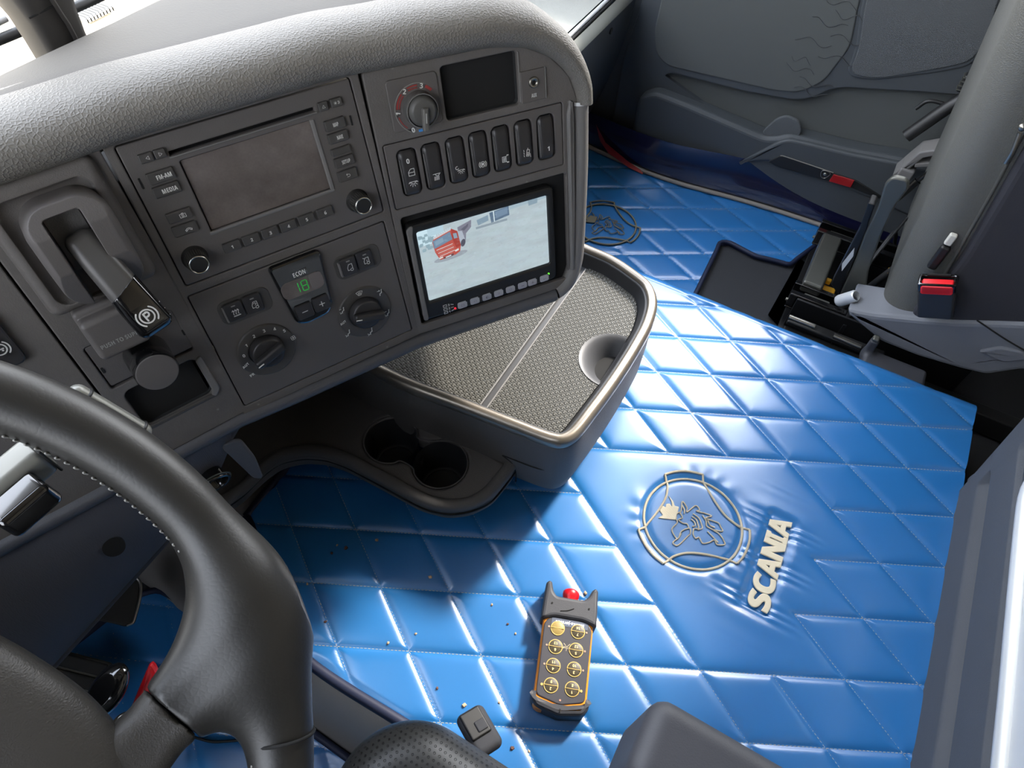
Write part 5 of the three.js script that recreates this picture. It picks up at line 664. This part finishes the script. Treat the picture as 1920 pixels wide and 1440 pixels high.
// ------------------------------------------------------------------ folded passenger seat on its rails
{
  const t = thing('passenger_chair', 'tipped-up dark passenger seat with grey plastic side shell and open black folding frame', 'seat', [0, 0, 0]);
  const body = (x, y, z) => { const X = x - 0.935, lean = z - 0.28 + (y - 0.07) * 0.14; return sbox(X, y - 0.30, lean, 0.215, 0.32, 0.13, 0.055); };
  part(t, 'cushion', sdf(body, [0.69, -0.15, 0.02], [1.2, 0.78, 0.5], 0.007), M.seatLeather, 'grey leather underside of the tipped-up cushion');
  const side = [[0.19, 0.06], [0.2, 0.2], [0.185, 0.33], [0.172, 0.44], [0.158, 0.58], [0.18, 0.6], [0.6, 0.62], [0.6, 0.05], [0.3, 0.03]];
  part(t, 'side_cover', ext(rpoly(side.map(([z, y]) => [z + 0.012, y]), 0.02), 0.05, 0.014, [], 8, 4).rotateY(-Math.PI / 2).translate(0.757, 0, 0), M.seatCloth, 'dark cloth side');
  part(t, 'piping', tube([[0.716, 0.05, 0.222], [0.712, 0.13, 0.212], [0.712, 0.216, 0.203], [0.714, 0.33, 0.19], [0.716, 0.44, 0.175], [0.716, 0.6, 0.16]], 0.0028, 50), M.seatLeather, 'piped seam'); 
  part(t, 'zip_pull', merge([tube([[0.706, 0.43, 0.17], [0.702, 0.405, 0.176], [0.703, 0.385, 0.178]], 0.003, 12), new THREE.SphereGeometry(0.006, 10, 8).translate(0.708, 0.438, 0.169)]), M.steel);
  part(t, 'clip', box(0.01, 0.022, 0.012, 0.003, 0.712, 0.235, 0.182), M.white, 'small white clip'); part(t, 'clip_body', box(0.014, 0.05, 0.016, 0.005, 0.71, 0.198, 0.183), M.black);
  // side shell
  const top = [[0.104, 0.03], [0.15, 0.042], [0.215, 0.068], [0.267, 0.091], [0.294, 0.106], [0.36, 0.14], [0.5, 0.2], [0.5, 0.06], [0.41, 0.045], [0.372, 0.002], [0.33, -0.007], [0.257, -0.016], [0.187, -0.015], [0.112, 0.018]];
  part(t, 'side_shell', ext(rpoly(top, 0.01), 0.09, 0.01, [], 8, 3).rotateY(-Math.PI / 2).translate(0.79, 0, 0), M.skirt, 'light grey plastic side shell'); part(t, 'shell_panel', ext(rpoly([[0.33, 0.052], [0.352, 0.078], [0.385, 0.086], [0.4, 0.075], [0.375, 0.05]], 0.006), 0.012, 0.003).rotateY(-Math.PI / 2).translate(0.706, 0, 0), M.skirt); part(t, 'shell_seam', tube([[0.699, 0.112, 0.294], [0.698, 0.096, 0.35], [0.698, 0.085, 0.4]], 0.0014, 14), M.gap);
  // folding frame
  const bar = (z, y) => [z, y]; part(t, 'fold_arm', ext(rpoly([[0.09, -0.02], [0.082, 0.06], [0.07, 0.14], [0.066, 0.2], [0.056, 0.245], [0.062, 0.262], [0.086, 0.264], [0.094, 0.25], [0.09, 0.215], [0.096, 0.15], [0.112, 0.06], [0.126, 0.02]], 0.01), 0.012, 0.003).rotateY(-Math.PI / 2).translate(0.8, 0, 0), M.satin, 'satin black folding arm');
  part(t, 'fold_flange', ext(rpoly([[0.064, 0.0], [0.058, 0.14], [0.048, 0.2], [0.06, 0.2], [0.07, 0.14], [0.09, -0.02]], 0.004), 0.03, 0.002).rotateY(-Math.PI / 2).translate(0.82, 0, 0), M.seatMetal); part(t, 'sticker', ext(rpoly([[0.067, 0.104], [0.073, 0.085], [0.069, 0.043], [0.062, 0.06]], 0.001), 0.001, 0).rotateY(-Math.PI / 2).translate(0.787, 0, 0), M.silver, 'pale sticker');
  part(t, 'hinge_tube', new THREE.LatheGeometry([[0.007, 0], [0.011, 0], [0.012, 0.004], [0.012, 0.04], [0.009, 0.044]].map((p) => V2(...p)), 24).rotateX(0.5).rotateZ(0.3).translate(0.742, 0.008, 0.088), M.silver, 'bright hinge tube');
  part(t, 'base_plate', merge([box(0.36, 0.008, 0.36, 0.003, 0.95, FL + 0.004, 0.19), box(0.006, 0.09, 0.36, 0.002, 0.785, FL + 0.045, 0.2), box(0.34, 0.07, 0.008, 0.002, 0.95, FL + 0.037, 0.13)]), M.seatMetal); part(t, 'foot_plate', ext(rpoly([[0.8, -0.018], [1.02, -0.005], [0.985, 0.08], [0.74, 0.07]], 0.004), 0.004, 0.001).rotateX(-Math.PI / 2).scale(1, 1, -1).translate(0, FL, 0.0), M.floorBlack);
  for (const x of [0.835, 1.075]) { part(t, 'rail', merge([box(0.004, 0.036, 0.3, 0.0015, x - 0.02, -0.098, 0.155), box(0.05, 0.004, 0.3, 0.0015, x, -0.116, 0.155), box(0.004, 0.036, 0.3, 0.0015, x + 0.026, -0.098, 0.155), box(0.014, 0.004, 0.3, 0.0015, x - 0.014, -0.081, 0.155), box(0.012, 0.004, 0.3, 0.0015, x + 0.022, -0.081, 0.155)]), M.gloss, 'glossy black seat rail'); part(t, 'rail_plate', ext(rrect(0.055, 0.018, 0.002), 0.003, 0.0008, [H(0.007, 0.005, 0.0024, -0.008, 0), H(0.009, 0.007, 0.0034, 0.014, 0)]).rotateX(-Math.PI / 2).rotateY(-Math.PI / 2).translate(x, -0.092, 0.06), M.satin); part(t, 'rail_bolt', cyl(0.004, 0.004, 0.006, 12).rotateX(Math.PI / 2).translate(x - 0.01, -0.108, 0.004), M.steel); }
  part(t, 'cross_beam', box(0.19, 0.03, 0.044, 0.006, 0.95, -0.085, 0.04), M.satin, 'grey cross beam'); part(t, 'cable_plug', merge([box(0.03, 0.022, 0.03, 0.003, 0.905, -0.122, 0.078), box(0.01, 0.012, 0.012, 0.002, 0.925, -0.104, 0.07)]), M.yellow, 'yellow cable plug');
  part(t, 'lower_rail', merge([box(0.024, 0.012, 0.2, 0.004, 0.742, -0.085, 0.12), box(0.03, 0.05, 0.5, 0.003, 0.72, -0.122, 0.27)]), M.black); part(t, 'slide_bar', tube([[0.742, -0.078, 0.02], [0.742, -0.078, 0.075]], 0.006, 8), M.steel, 'bright slide bar'); part(t, 'slide_bar', tube([[0.738, -0.078, 0.115], [0.736, -0.078, 0.172]], 0.0065, 8), M.steel, 'bright slide bar');
  part(t, 'pull_handle', sdf((x, y, z) => smin(sbox(x - 0.655, y + 0.035, z - 0.225, 0.022, 0.02, 0.058, 0.008), sbox(x - 0.668, y + 0.008, z - 0.172, 0.008, 0.024, 0.008, 0.005), 0.012), [0.62, -0.07, 0.15], [0.69, 0.03, 0.3], 0.0025), M.rubber, 'dark slide handle'); part(t, 'handle_tip', box(0.014, 0.008, 0.012, 0.003, 0.668, 0.018, 0.171), M.satin);
  part(t, 'gas_strut', merge([tube([[1.03, 0.03, 0.1], [1.05, 0.115, 0.135]], 0.0085, 8), tube([[1.05, 0.115, 0.135], [1.055, 0.165, 0.155]], 0.005, 8), new THREE.SphereGeometry(0.009, 12, 8).translate(1.056, 0.168, 0.157)]), M.gloss, 'glossy black gas strut');
  const br = [[0.09, 0.085], [0.113, 0.152], [0.17, 0.186], [0.172, 0.174], [0.125, 0.142], [0.108, 0.095]]; part(t, 'hinge_bracket', merge([ext(rpoly(br, 0.003), 0.05, 0.003).rotateY(-Math.PI / 2).translate(1.14, 0, 0), ext(rpoly([[0.118, 0.126], [0.17, 0.148], [0.17, 0.14], [0.12, 0.118]], 0.001), 0.05, 0.001).rotateY(-Math.PI / 2).translate(1.14, 0, 0), box(0.05, 0.04, 0.03, 0.004, 1.11, 0.09, 0.112)]), M.frameGrey, 'grey hinge bracket');
  part(t, 'back_strut', merge([tube([[1.14, 0.15, 0.08], [1.15, 0.22, 0.12], [1.155, 0.25, 0.142]], 0.014, 12), box(0.02, 0.034, 0.026, 0.004, 1.14, 0.283, 0.13), tube([[1.16, 0.2, 0.07], [1.16, 0.222, 0.085], [1.16, 0.225, 0.12]], 0.004, 14)]), M.black); part(t, 'back_strut_ribs', merge([0, 1, 2, 3].map((k) => box(0.022, 0.0025, 0.03, 0.001, 1.138, 0.272 + k * 0.008, 0.13))), M.satin);
  part(t, 'cables', merge([tube([[0.86, -0.1, 0.1], [0.9, -0.02, 0.12], [0.98, 0.03, 0.14], [1.02, -0.02, 0.16]], 0.004, 30), tube([[0.84, 0.0, 0.11], [0.92, 0.04, 0.13], [1.0, 0.06, 0.15]], 0.003, 24), tube([[0.85, -0.12, 0.11], [0.86, 0.0, 0.15], [0.87, 0.05, 0.17]], 0.008, 20)]), M.black); part(t, 'cable_tie', new THREE.TorusGeometry(0.007, 0.002, 6, 20).translate(0.865, 0.02, 0.155), M.yellow);
}
{
  const t = thing('seat_belt_buckle', 'black seat belt buckle with a bright red release button on the grey seat shell', 'buckle', [0.688, 0.1, 0.232]);
  const q = new THREE.Quaternion().setFromEuler(new THREE.Euler(-0.42, 0.0, 0.1)); t.quaternion.copy(q);
  part(t, 'body', box(0.026, 0.075, 0.055, 0.005, 0, 0.04, 0, 4), M.key); part(t, 'frame', ext(rrect(0.0285, 0.058, 0.005), 0.018, 0.002, [H(0.019, 0.048, 0.003, 0, 0)]).rotateX(-Math.PI / 2).translate(0, 0.068, 0), M.gloss, 'glossy rim'); part(t, 'release_button', box(0.02, 0.02, 0.046, 0.003, -0.0055, 0.074, 0, 3), M.buckleRed, 'bright red button'); part(t, 'face_button', box(0.004, 0.016, 0.047, 0.002, -0.0135, 0.074, 0), M.buckleRed, 'bright red button'); part(t, 'slot', box(0.004, 0.004, 0.034, 0.001, 0.011, 0.086, 0), M.gap);
}
// ------------------------------------------------------------------ bunk base at the back of the cab
{
  const t = thing('bunk_base', 'dark grey moulded bunk front with two long grooves and a silver strip', 'bunk', [0, 0, 0]);
  const prof = [[0.0, 0.36], [0.03, 0.36], [0.05, 0.3605], [0.0545, 0.3615], [0.058, 0.365], [0.0775, 0.391], [0.0835, 0.392], [0.0865, 0.364], [0.0885, 0.3612], [0.148, 0.3615], [0.1515, 0.363], [0.1595, 0.377], [0.163, 0.377], [0.166, 0.363], [0.19, 0.362], [0.26, 0.372], [0.3, 0.4]];
  const xs = [-0.9, -0.5, 0, 0.25, 0.35, 0.392, 0.398, 0.403, 0.407, 0.42, 0.43]; part(t, 'front', loft(xs.map((x, i) => prof.map(([y, z]) => { const k = i < 5 ? 1 : i < 6 ? 0.85 : i < 7 ? 0.4 : 0; const zf = 0.3605 + 0.0005 * y; return V3(x + (i >= 4 ? 1 : 0) * y * 0.32 * (i >= 9 ? 1 : 0.28), y, zf + (z - zf) * (y < 0.2 ? k : 1) + (i === 10 ? 0.008 : 0)); }))), M.bunk);
  part(t, 'body', box(1.32, 0.28, 0.7, 0.02, -0.24, 0.135, 0.735), M.bunk); part(t, 'end', ext(rpoly([[0.36, 0.0], [0.372, 0.3], [1.08, 0.3], [1.08, 0.0]], 0.01), 0.05, 0.006).rotateY(-Math.PI / 2).translate(0.455, 0, 0.008), M.bunk);
  part(t, 'strip', tube([[-0.5, 0.205, 0.357], [-0.03, 0.2, 0.357], [0.1, 0.1965, 0.357], [0.24, 0.193, 0.357], [0.3, 0.196, 0.357], [0.33, 0.21, 0.36]], 0.0115, 60, false, 12), M.silver, 'silver edge strip'); part(t, 'panel', box(0.95, 0.09, 0.02, 0.006, -0.16, 0.25, 0.364), M.silver); part(t, 'mattress', box(1.3, 0.14, 0.7, 0.05, -0.24, 0.36, 0.76, 4), M.seatCloth);
}
// ------------------------------------------------------------------ driver seat corner, armrest, seat control
{
  const t = thing('driver_chair', 'black perforated leather driver seat corner and dark armrest end at the bottom edge', 'seat', [0, 0, 0]);
  part(t, 'cushion', sdf((x, y, z) => { const qx = Math.abs(x + 0.5775) - 0.2725 + 0.075, qz = Math.abs(z + 0.0) - 0.218 + 0.075, pl = Math.hypot(Math.max(qx, 0), Math.max(qz, 0)) + Math.min(Math.max(qx, qz), 0) - 0.075, d = pl + 0.045, e = Math.abs(y - 0.2) - 0.06 + 0.045 + 0.0; return Math.hypot(Math.max(d, 0), Math.max(e, 0)) + Math.min(Math.max(d, e), 0) - 0.045; }, [-0.87, 0.13, -0.235], [-0.29, 0.275, 0.235], 0.005), M.perf, 'perforated black leather cushion');
  part(t, 'base', box(0.4, 0.26, 0.34, 0.03, -0.62, 0.02, 0.06), M.black); part(t, 'seam', tube([[-0.42, 0.2575, -0.175], [-0.38, 0.2575, -0.166], [-0.353, 0.2575, -0.14], [-0.347, 0.2575, -0.09], [-0.347, 0.2575, 0.1]], 0.0014, 40), M.gap);
  part(t, 'armrest', sdf((x, y, z) => { const X = x + 0.277, d = sbox(X, y - 0.445, z - 0.2, 0.027, 0.058, 0.21, 0.013); return Math.max(d, -(y - 0.395) - 0.35 * (z + 0.03)); }, [-0.32, 0.37, -0.03], [-0.24, 0.52, 0.3], 0.003), M.rubber, 'dark rubbery armrest');
  const k = part(t, 'control_paddle', box(0.034, 0.016, 0.05, 0.008, 0, 0, 0, 4).rotateY(-0.5).rotateZ(-0.25).translate(-0.284, 0.15, -0.125), M.rubber, 'small black control with a square thumb pad'); part(k, 'pad', box(0.024, 0.004, 0.03, 0.003, -0.002, 0.0085, -0.007, 3).rotateY(-0.5).rotateZ(-0.25).translate(-0.284, 0.15, -0.125), M.black); part(k, 'thumb_pad', box(0.012, 0.003, 0.012, 0.002, 0.002, 0.0105, -0.002, 3).rotateY(-0.5).rotateZ(-0.25).translate(-0.284, 0.15, -0.125), M.rubber); part(k, 'stem', box(0.02, 0.02, 0.12, 0.005, -0.31, 0.13, -0.06), M.black);
}
// ------------------------------------------------------------------ remote control on the mat
{
  const t = thing('remote_control', 'handheld crane remote in black and orange with eight gold-ringed keys and a red stop button', 'remote control', [-0.138, 0.0, -0.082]); t.rotation.y = rad(-69.8);
  const up = (g) => g.rotateX(-Math.PI / 2);              // drawn with y towards the red button
  part(t, 'case', up(ext(rrect(0.069, 0.128, 0.01, 0, -0.004), 0.027, 0.005, [], 8, 4)).translate(0, 0.007, 0), M.orange, 'orange case');
  part(t, 'keypad', up(ext(rpoly([[-0.0315, -0.052], [0, -0.0595], [0.0315, -0.052], [0.0325, 0.04], [0.026, 0.048], [0, 0.052], [-0.026, 0.048], [-0.0325, 0.04]], 0.006), 0.004, 0.0012)).translate(0, 0.0315, 0), M.remoteGrey, 'dark keypad');
  part(t, 'top_bumper', up(ext(rpoly([[-0.0385, 0.043], [-0.037, 0.094], [-0.0335, 0.098], [-0.029, 0.097], [-0.0255, 0.084], [-0.02, 0.0775], [0.0175, 0.0775], [0.0235, 0.083], [0.0285, 0.094], [0.033, 0.0975], [0.0365, 0.094], [0.0385, 0.043], [0.02, 0.049], [-0.02, 0.049]], 0.005), 0.038, 0.005, [], 6, 3)).translate(0, 0.002, 0), M.rubber, 'dark rubber bumper with two prongs');
  part(t, 'screw', merge([-1, 1].map((s) => cyl(0.0013, 0.0013, 0.001, 12).translate(s * 0.0255, 0.0403, -0.066))), M.gap); part(t, 'swoosh', tube([[-0.013, 0.0402, -0.057], [-0.003, 0.0402, -0.059], [0.005, 0.0402, -0.063]], 0.0007, 14, false, 5), M.gap);
  part(t, 'bottom_bumper', up(ext(rpoly([[-0.038, -0.045], [-0.037, -0.058], [-0.03, -0.066], [0, -0.073], [0.03, -0.068], [0.037, -0.06], [0.038, -0.045], [0.03, -0.054], [0, -0.0605], [-0.03, -0.054]], 0.004), 0.038, 0.006, [], 6, 3)).translate(0, 0.001, 0), M.rubber, 'dark rubber end bumper'); part(t, 'marker', box(0.0018, 0.0008, 0.004, 0.0004, 0.001, 0.039, 0.0665), M.gap);
  part(t, 'stop_button', lathe([[0.009, 0], [0.0095, 0.006], [0.011, 0.008], [0.0118, 0.012], [0.0115, 0.0165], [0.009, 0.019], [0, 0.0195]], 36).rotateX(0).rotateY(Math.PI).translate(0, 0.024, -0.074), M.red, 'red stop button');
  const gr = (g) => up(g); print(t, 'Munka-Jørssen', 0.044, 0.0075, 0, 0, 0, Math.PI, 0xd5d9e4, 'name_strip'); { const n = t.children[t.children.length - 1]; n.geometry.rotateX(-Math.PI / 2).translate(0.002, 0.0362, -0.043); }
  part(t, 'name_band', up(plate(0.05, 0.0095, 0.0004, 0.001, 0.0001)).translate(0.002, 0.0355, -0.0432), mat(0x4a5264, 0.5)); print(t, 'STOP', 0.011, 0.005, 0, 0, 0, Math.PI, 0xb8ac90).geometry.rotateX(-Math.PI / 2).translate(0.001, 0.0358, -0.0115); print(t, 'tick', 0.013, 0.013, 0, 0, 0, 0, 0xb8ac90).geometry.rotateX(-Math.PI / 2).translate(0.001, 0.0358, -0.0125);
  const lab = [['', ''], ['14', '7'], ['13', '6'], ['12', '5'], ['11', '4'], ['10', '3'], ['9', '2'], ['8', '1']];
  for (let i = 0; i < 8; i++) {
    const cxx = i % 2 ? 0.0138 : -0.0138, cz = -0.0345 + Math.floor(i / 2) * 0.0243 - (i % 2 ? 0.0 : 0.0), k = part(t, 'button', new THREE.SphereGeometry(0.02, 32, 10, 0, 6.2832, 0, 0.44).scale(1, 0.55, 1).translate(cxx, 0.0356 - 0.0092, cz), i ? M.goldKey : mat(0x8d7840, 0.45));
    part(k, 'ring', new THREE.TorusGeometry(0.009, 0.0007, 8, 48).rotateX(Math.PI / 2).translate(cxx, 0.0358, cz), M.gold, 'gold ring'); part(k, 'bar', box(0.0175, 0.0009, 0.0008, 0.0003, cxx, 0.0372, cz), M.gold);
    if (i) { print(k, lab[i][0], 0.0062, 0.0062, 0, 0, 0, Math.PI, 0xd9c48c).geometry.rotateX(-Math.PI / 2).translate(cxx, 0.0374, cz - 0.0042); print(k, lab[i][1], 0.0062, 0.0062, 0, 0, 0, Math.PI, 0xd9c48c).geometry.rotateX(-Math.PI / 2).translate(cxx, 0.0374, cz + 0.0042); }
    part(t, 'lamp', cyl(i > 5 ? 0.0017 : 0.0013, i > 5 ? 0.0017 : 0.0013, 0.0008, 16).translate(cxx + (i % 2 ? 0.0118 : -0.0118), 0.0357, cz - 0.0006 + (i > 5 ? 0.001 : 0)), i > 5 ? M.gold : mat(0xa98a72, 0.5));
  }
  part(t, 'pilot', cyl(0.0013, 0.0013, 0.0008, 16).translate(0.0, 0.0357, 0.054), mat(0xb0806a, 0.5));
}
// ------------------------------------------------------------------ crumbs and a loose strap
{
  const pts = [[-0.119, -0.205], [-0.131, -0.172], [-0.137, -0.156], [-0.206, -0.276], [-0.25, -0.212], [-0.25, -0.17], [-0.224, -0.132], [-0.262, -0.091], [-0.254, -0.071], [-0.235, -0.302], [-0.172, -0.449], [-0.158, -0.45], [-0.122, -0.404], [-0.155, -0.436], [-0.129, -0.303], [-0.226, -0.451], [-0.255, -0.395], [-0.036, -0.096]];
  const gs = [0, 1, 2].map((k) => { const g = new THREE.IcosahedronGeometry(0.0022, 1); const p = g.attributes.position; for (let i = 0; i < p.count; i++) { const s = 0.75 + 0.5 * hash(Math.round(p.getX(i) * 1e5) + k * 91, Math.round(p.getZ(i) * 1e5 + p.getY(i) * 2e5)); p.setXYZ(i, p.getX(i) * s * 1.2, p.getY(i) * s * 0.7, p.getZ(i) * s); } g.computeVertexNormals(); return g; });
  const where = ['pale crumb left of the top of the remote control', 'dark crumb left of the remote keypad, the upper of two', 'pale crumb left of the remote keypad, the lower of two', 'pale crumb alone on the seam between the ledge and the driver seat', 'dark crumb nearest the tunnel edge above the seat corner', 'pale crumb just above the black seat control', 'pale crumb between the seat control and the remote, right of a seam', 'dark crumb beside the right edge of the seat control', 'pale crumb below the remote control at the bottom edge', 'pale crumb near the wheel rim, second stitched row', 'dark crumb below the cup holder ledge, left of a pair', 'pale crumb below the cup holder ledge, right of a pair', 'pale crumb just under the rounded nose of the ledge', 'dark crumb under the ledge between two seams', 'pale crumb in the shaded cell right of the wheel rim', 'pale crumb close to the wheel rim on the first stitched row', 'dark crumb at the wheel rim near the tunnel edge', 'pale crumb beside the right prong of the remote'];
  pts.forEach(([x, z], i) => { const dark = where[i].startsWith('dark'), m = solid('crumb', gs[i % 3], dark ? M.crumbDark : M.crumb, 'tiny ' + where[i], 'crumb', 'crumbs on the blue mat'); m.position.set(x, tunnelY(x, z) + 0.0009, z); m.rotation.y = i * 1.7; m.scale.setScalar(0.6 + 0.6 * hash(i, 5)); });
  solid('loose_strap', tube([[-0.46, FL + 0.014, -0.503], [-0.452, FL + 0.013, -0.478], [-0.44, FL + 0.013, -0.458], [-0.428, FL + 0.014, -0.44]], 0.0019, 24), M.black, 'short black strap end lying on the driver mat', 'strap');
}
// ------------------------------------------------------------------ windscreen side: camera housing, wiper, and the yard outside
{
  const t = thing('windscreen_camera', 'dark grey camera housing standing in front of the windscreen at the upper left', 'camera housing', [-0.037, 0.63, -0.735]);
  part(t, 'housing', loft([[-0.05, 0.021, 0.02], [0.0, 0.0225, 0.022], [0.022, 0.024, 0.024], [0.05, 0.031, 0.027], [0.2, 0.036, 0.03]].map(([y, a, b]) => Array.from({ length: 16 }, (_, k) => { const q = k / 16 * 6.2832, c = Math.cos(q), s = Math.sin(q); return V3(a * Math.sign(c) * Math.pow(Math.abs(c), 0.5), y, b * Math.sign(s) * Math.pow(Math.abs(s), 0.5)); })), true), mat(0x2e2c2a, 0.65)); part(t, 'seam', tube([[-0.0245, 0.03, 0.0215], [0.0, 0.033, 0.0265]], 0.0008, 8), M.gap); part(t, 'ridge', tube([[0.004, -0.04, 0.0225], [0.004, 0.01, 0.0245], [-0.002, 0.05, 0.0285], [-0.004, 0.18, 0.031]], 0.0022, 20), mat(0x2e2c2a, 0.65));
  const w = thing('wiper', 'black windscreen wiper arm outside the glass at the upper left', 'wiper', [0, 0, 0]); part(w, 'arm', tube([[-0.42, 0.572, -0.95], [-0.04, 0.5605, -0.925], [0.15, 0.5545, -0.925], [0.4, 0.548, -0.94]], 0.006, 40), M.black); part(w, 'blade', tube([[-0.42, 0.586, -0.955], [-0.04, 0.574, -0.93], [0.02, 0.572, -0.93]], 0.0035, 30), M.frameGrey);
  struct('ground', new THREE.PlaneGeometry(120, 120, 1, 1).rotateX(-Math.PI / 2).translate(0, -1.5, 0), mat(0xffffff, 0.95, { map: colourTex(256, 6, (u, v) => { const n = 0.5 * vnoise(u * 8, v * 8, 8) + 0.5 * vnoise(u * 64, v * 64, 64); return [196 + 30 * n, 178 + 30 * n, 146 + 30 * n]; }) }));
  const b = thing('outdoor_grate', 'pale metal grate lying on the sunlit yard beyond the windscreen', 'grate', [2.55, -1.47, -5.4]); const gr = []; for (let i = 0; i < 9; i++) { part(b, 'bar', box(0.015, 0.03, 0.62, 0.003, -0.1 + i * 0.028, 0, 0), M.dim); } part(b, 'end_bar', box(0.26, 0.03, 0.02, 0.003, 0.012, 0.0, 0.3), M.dim);
}
renderer.render(scene, camera);
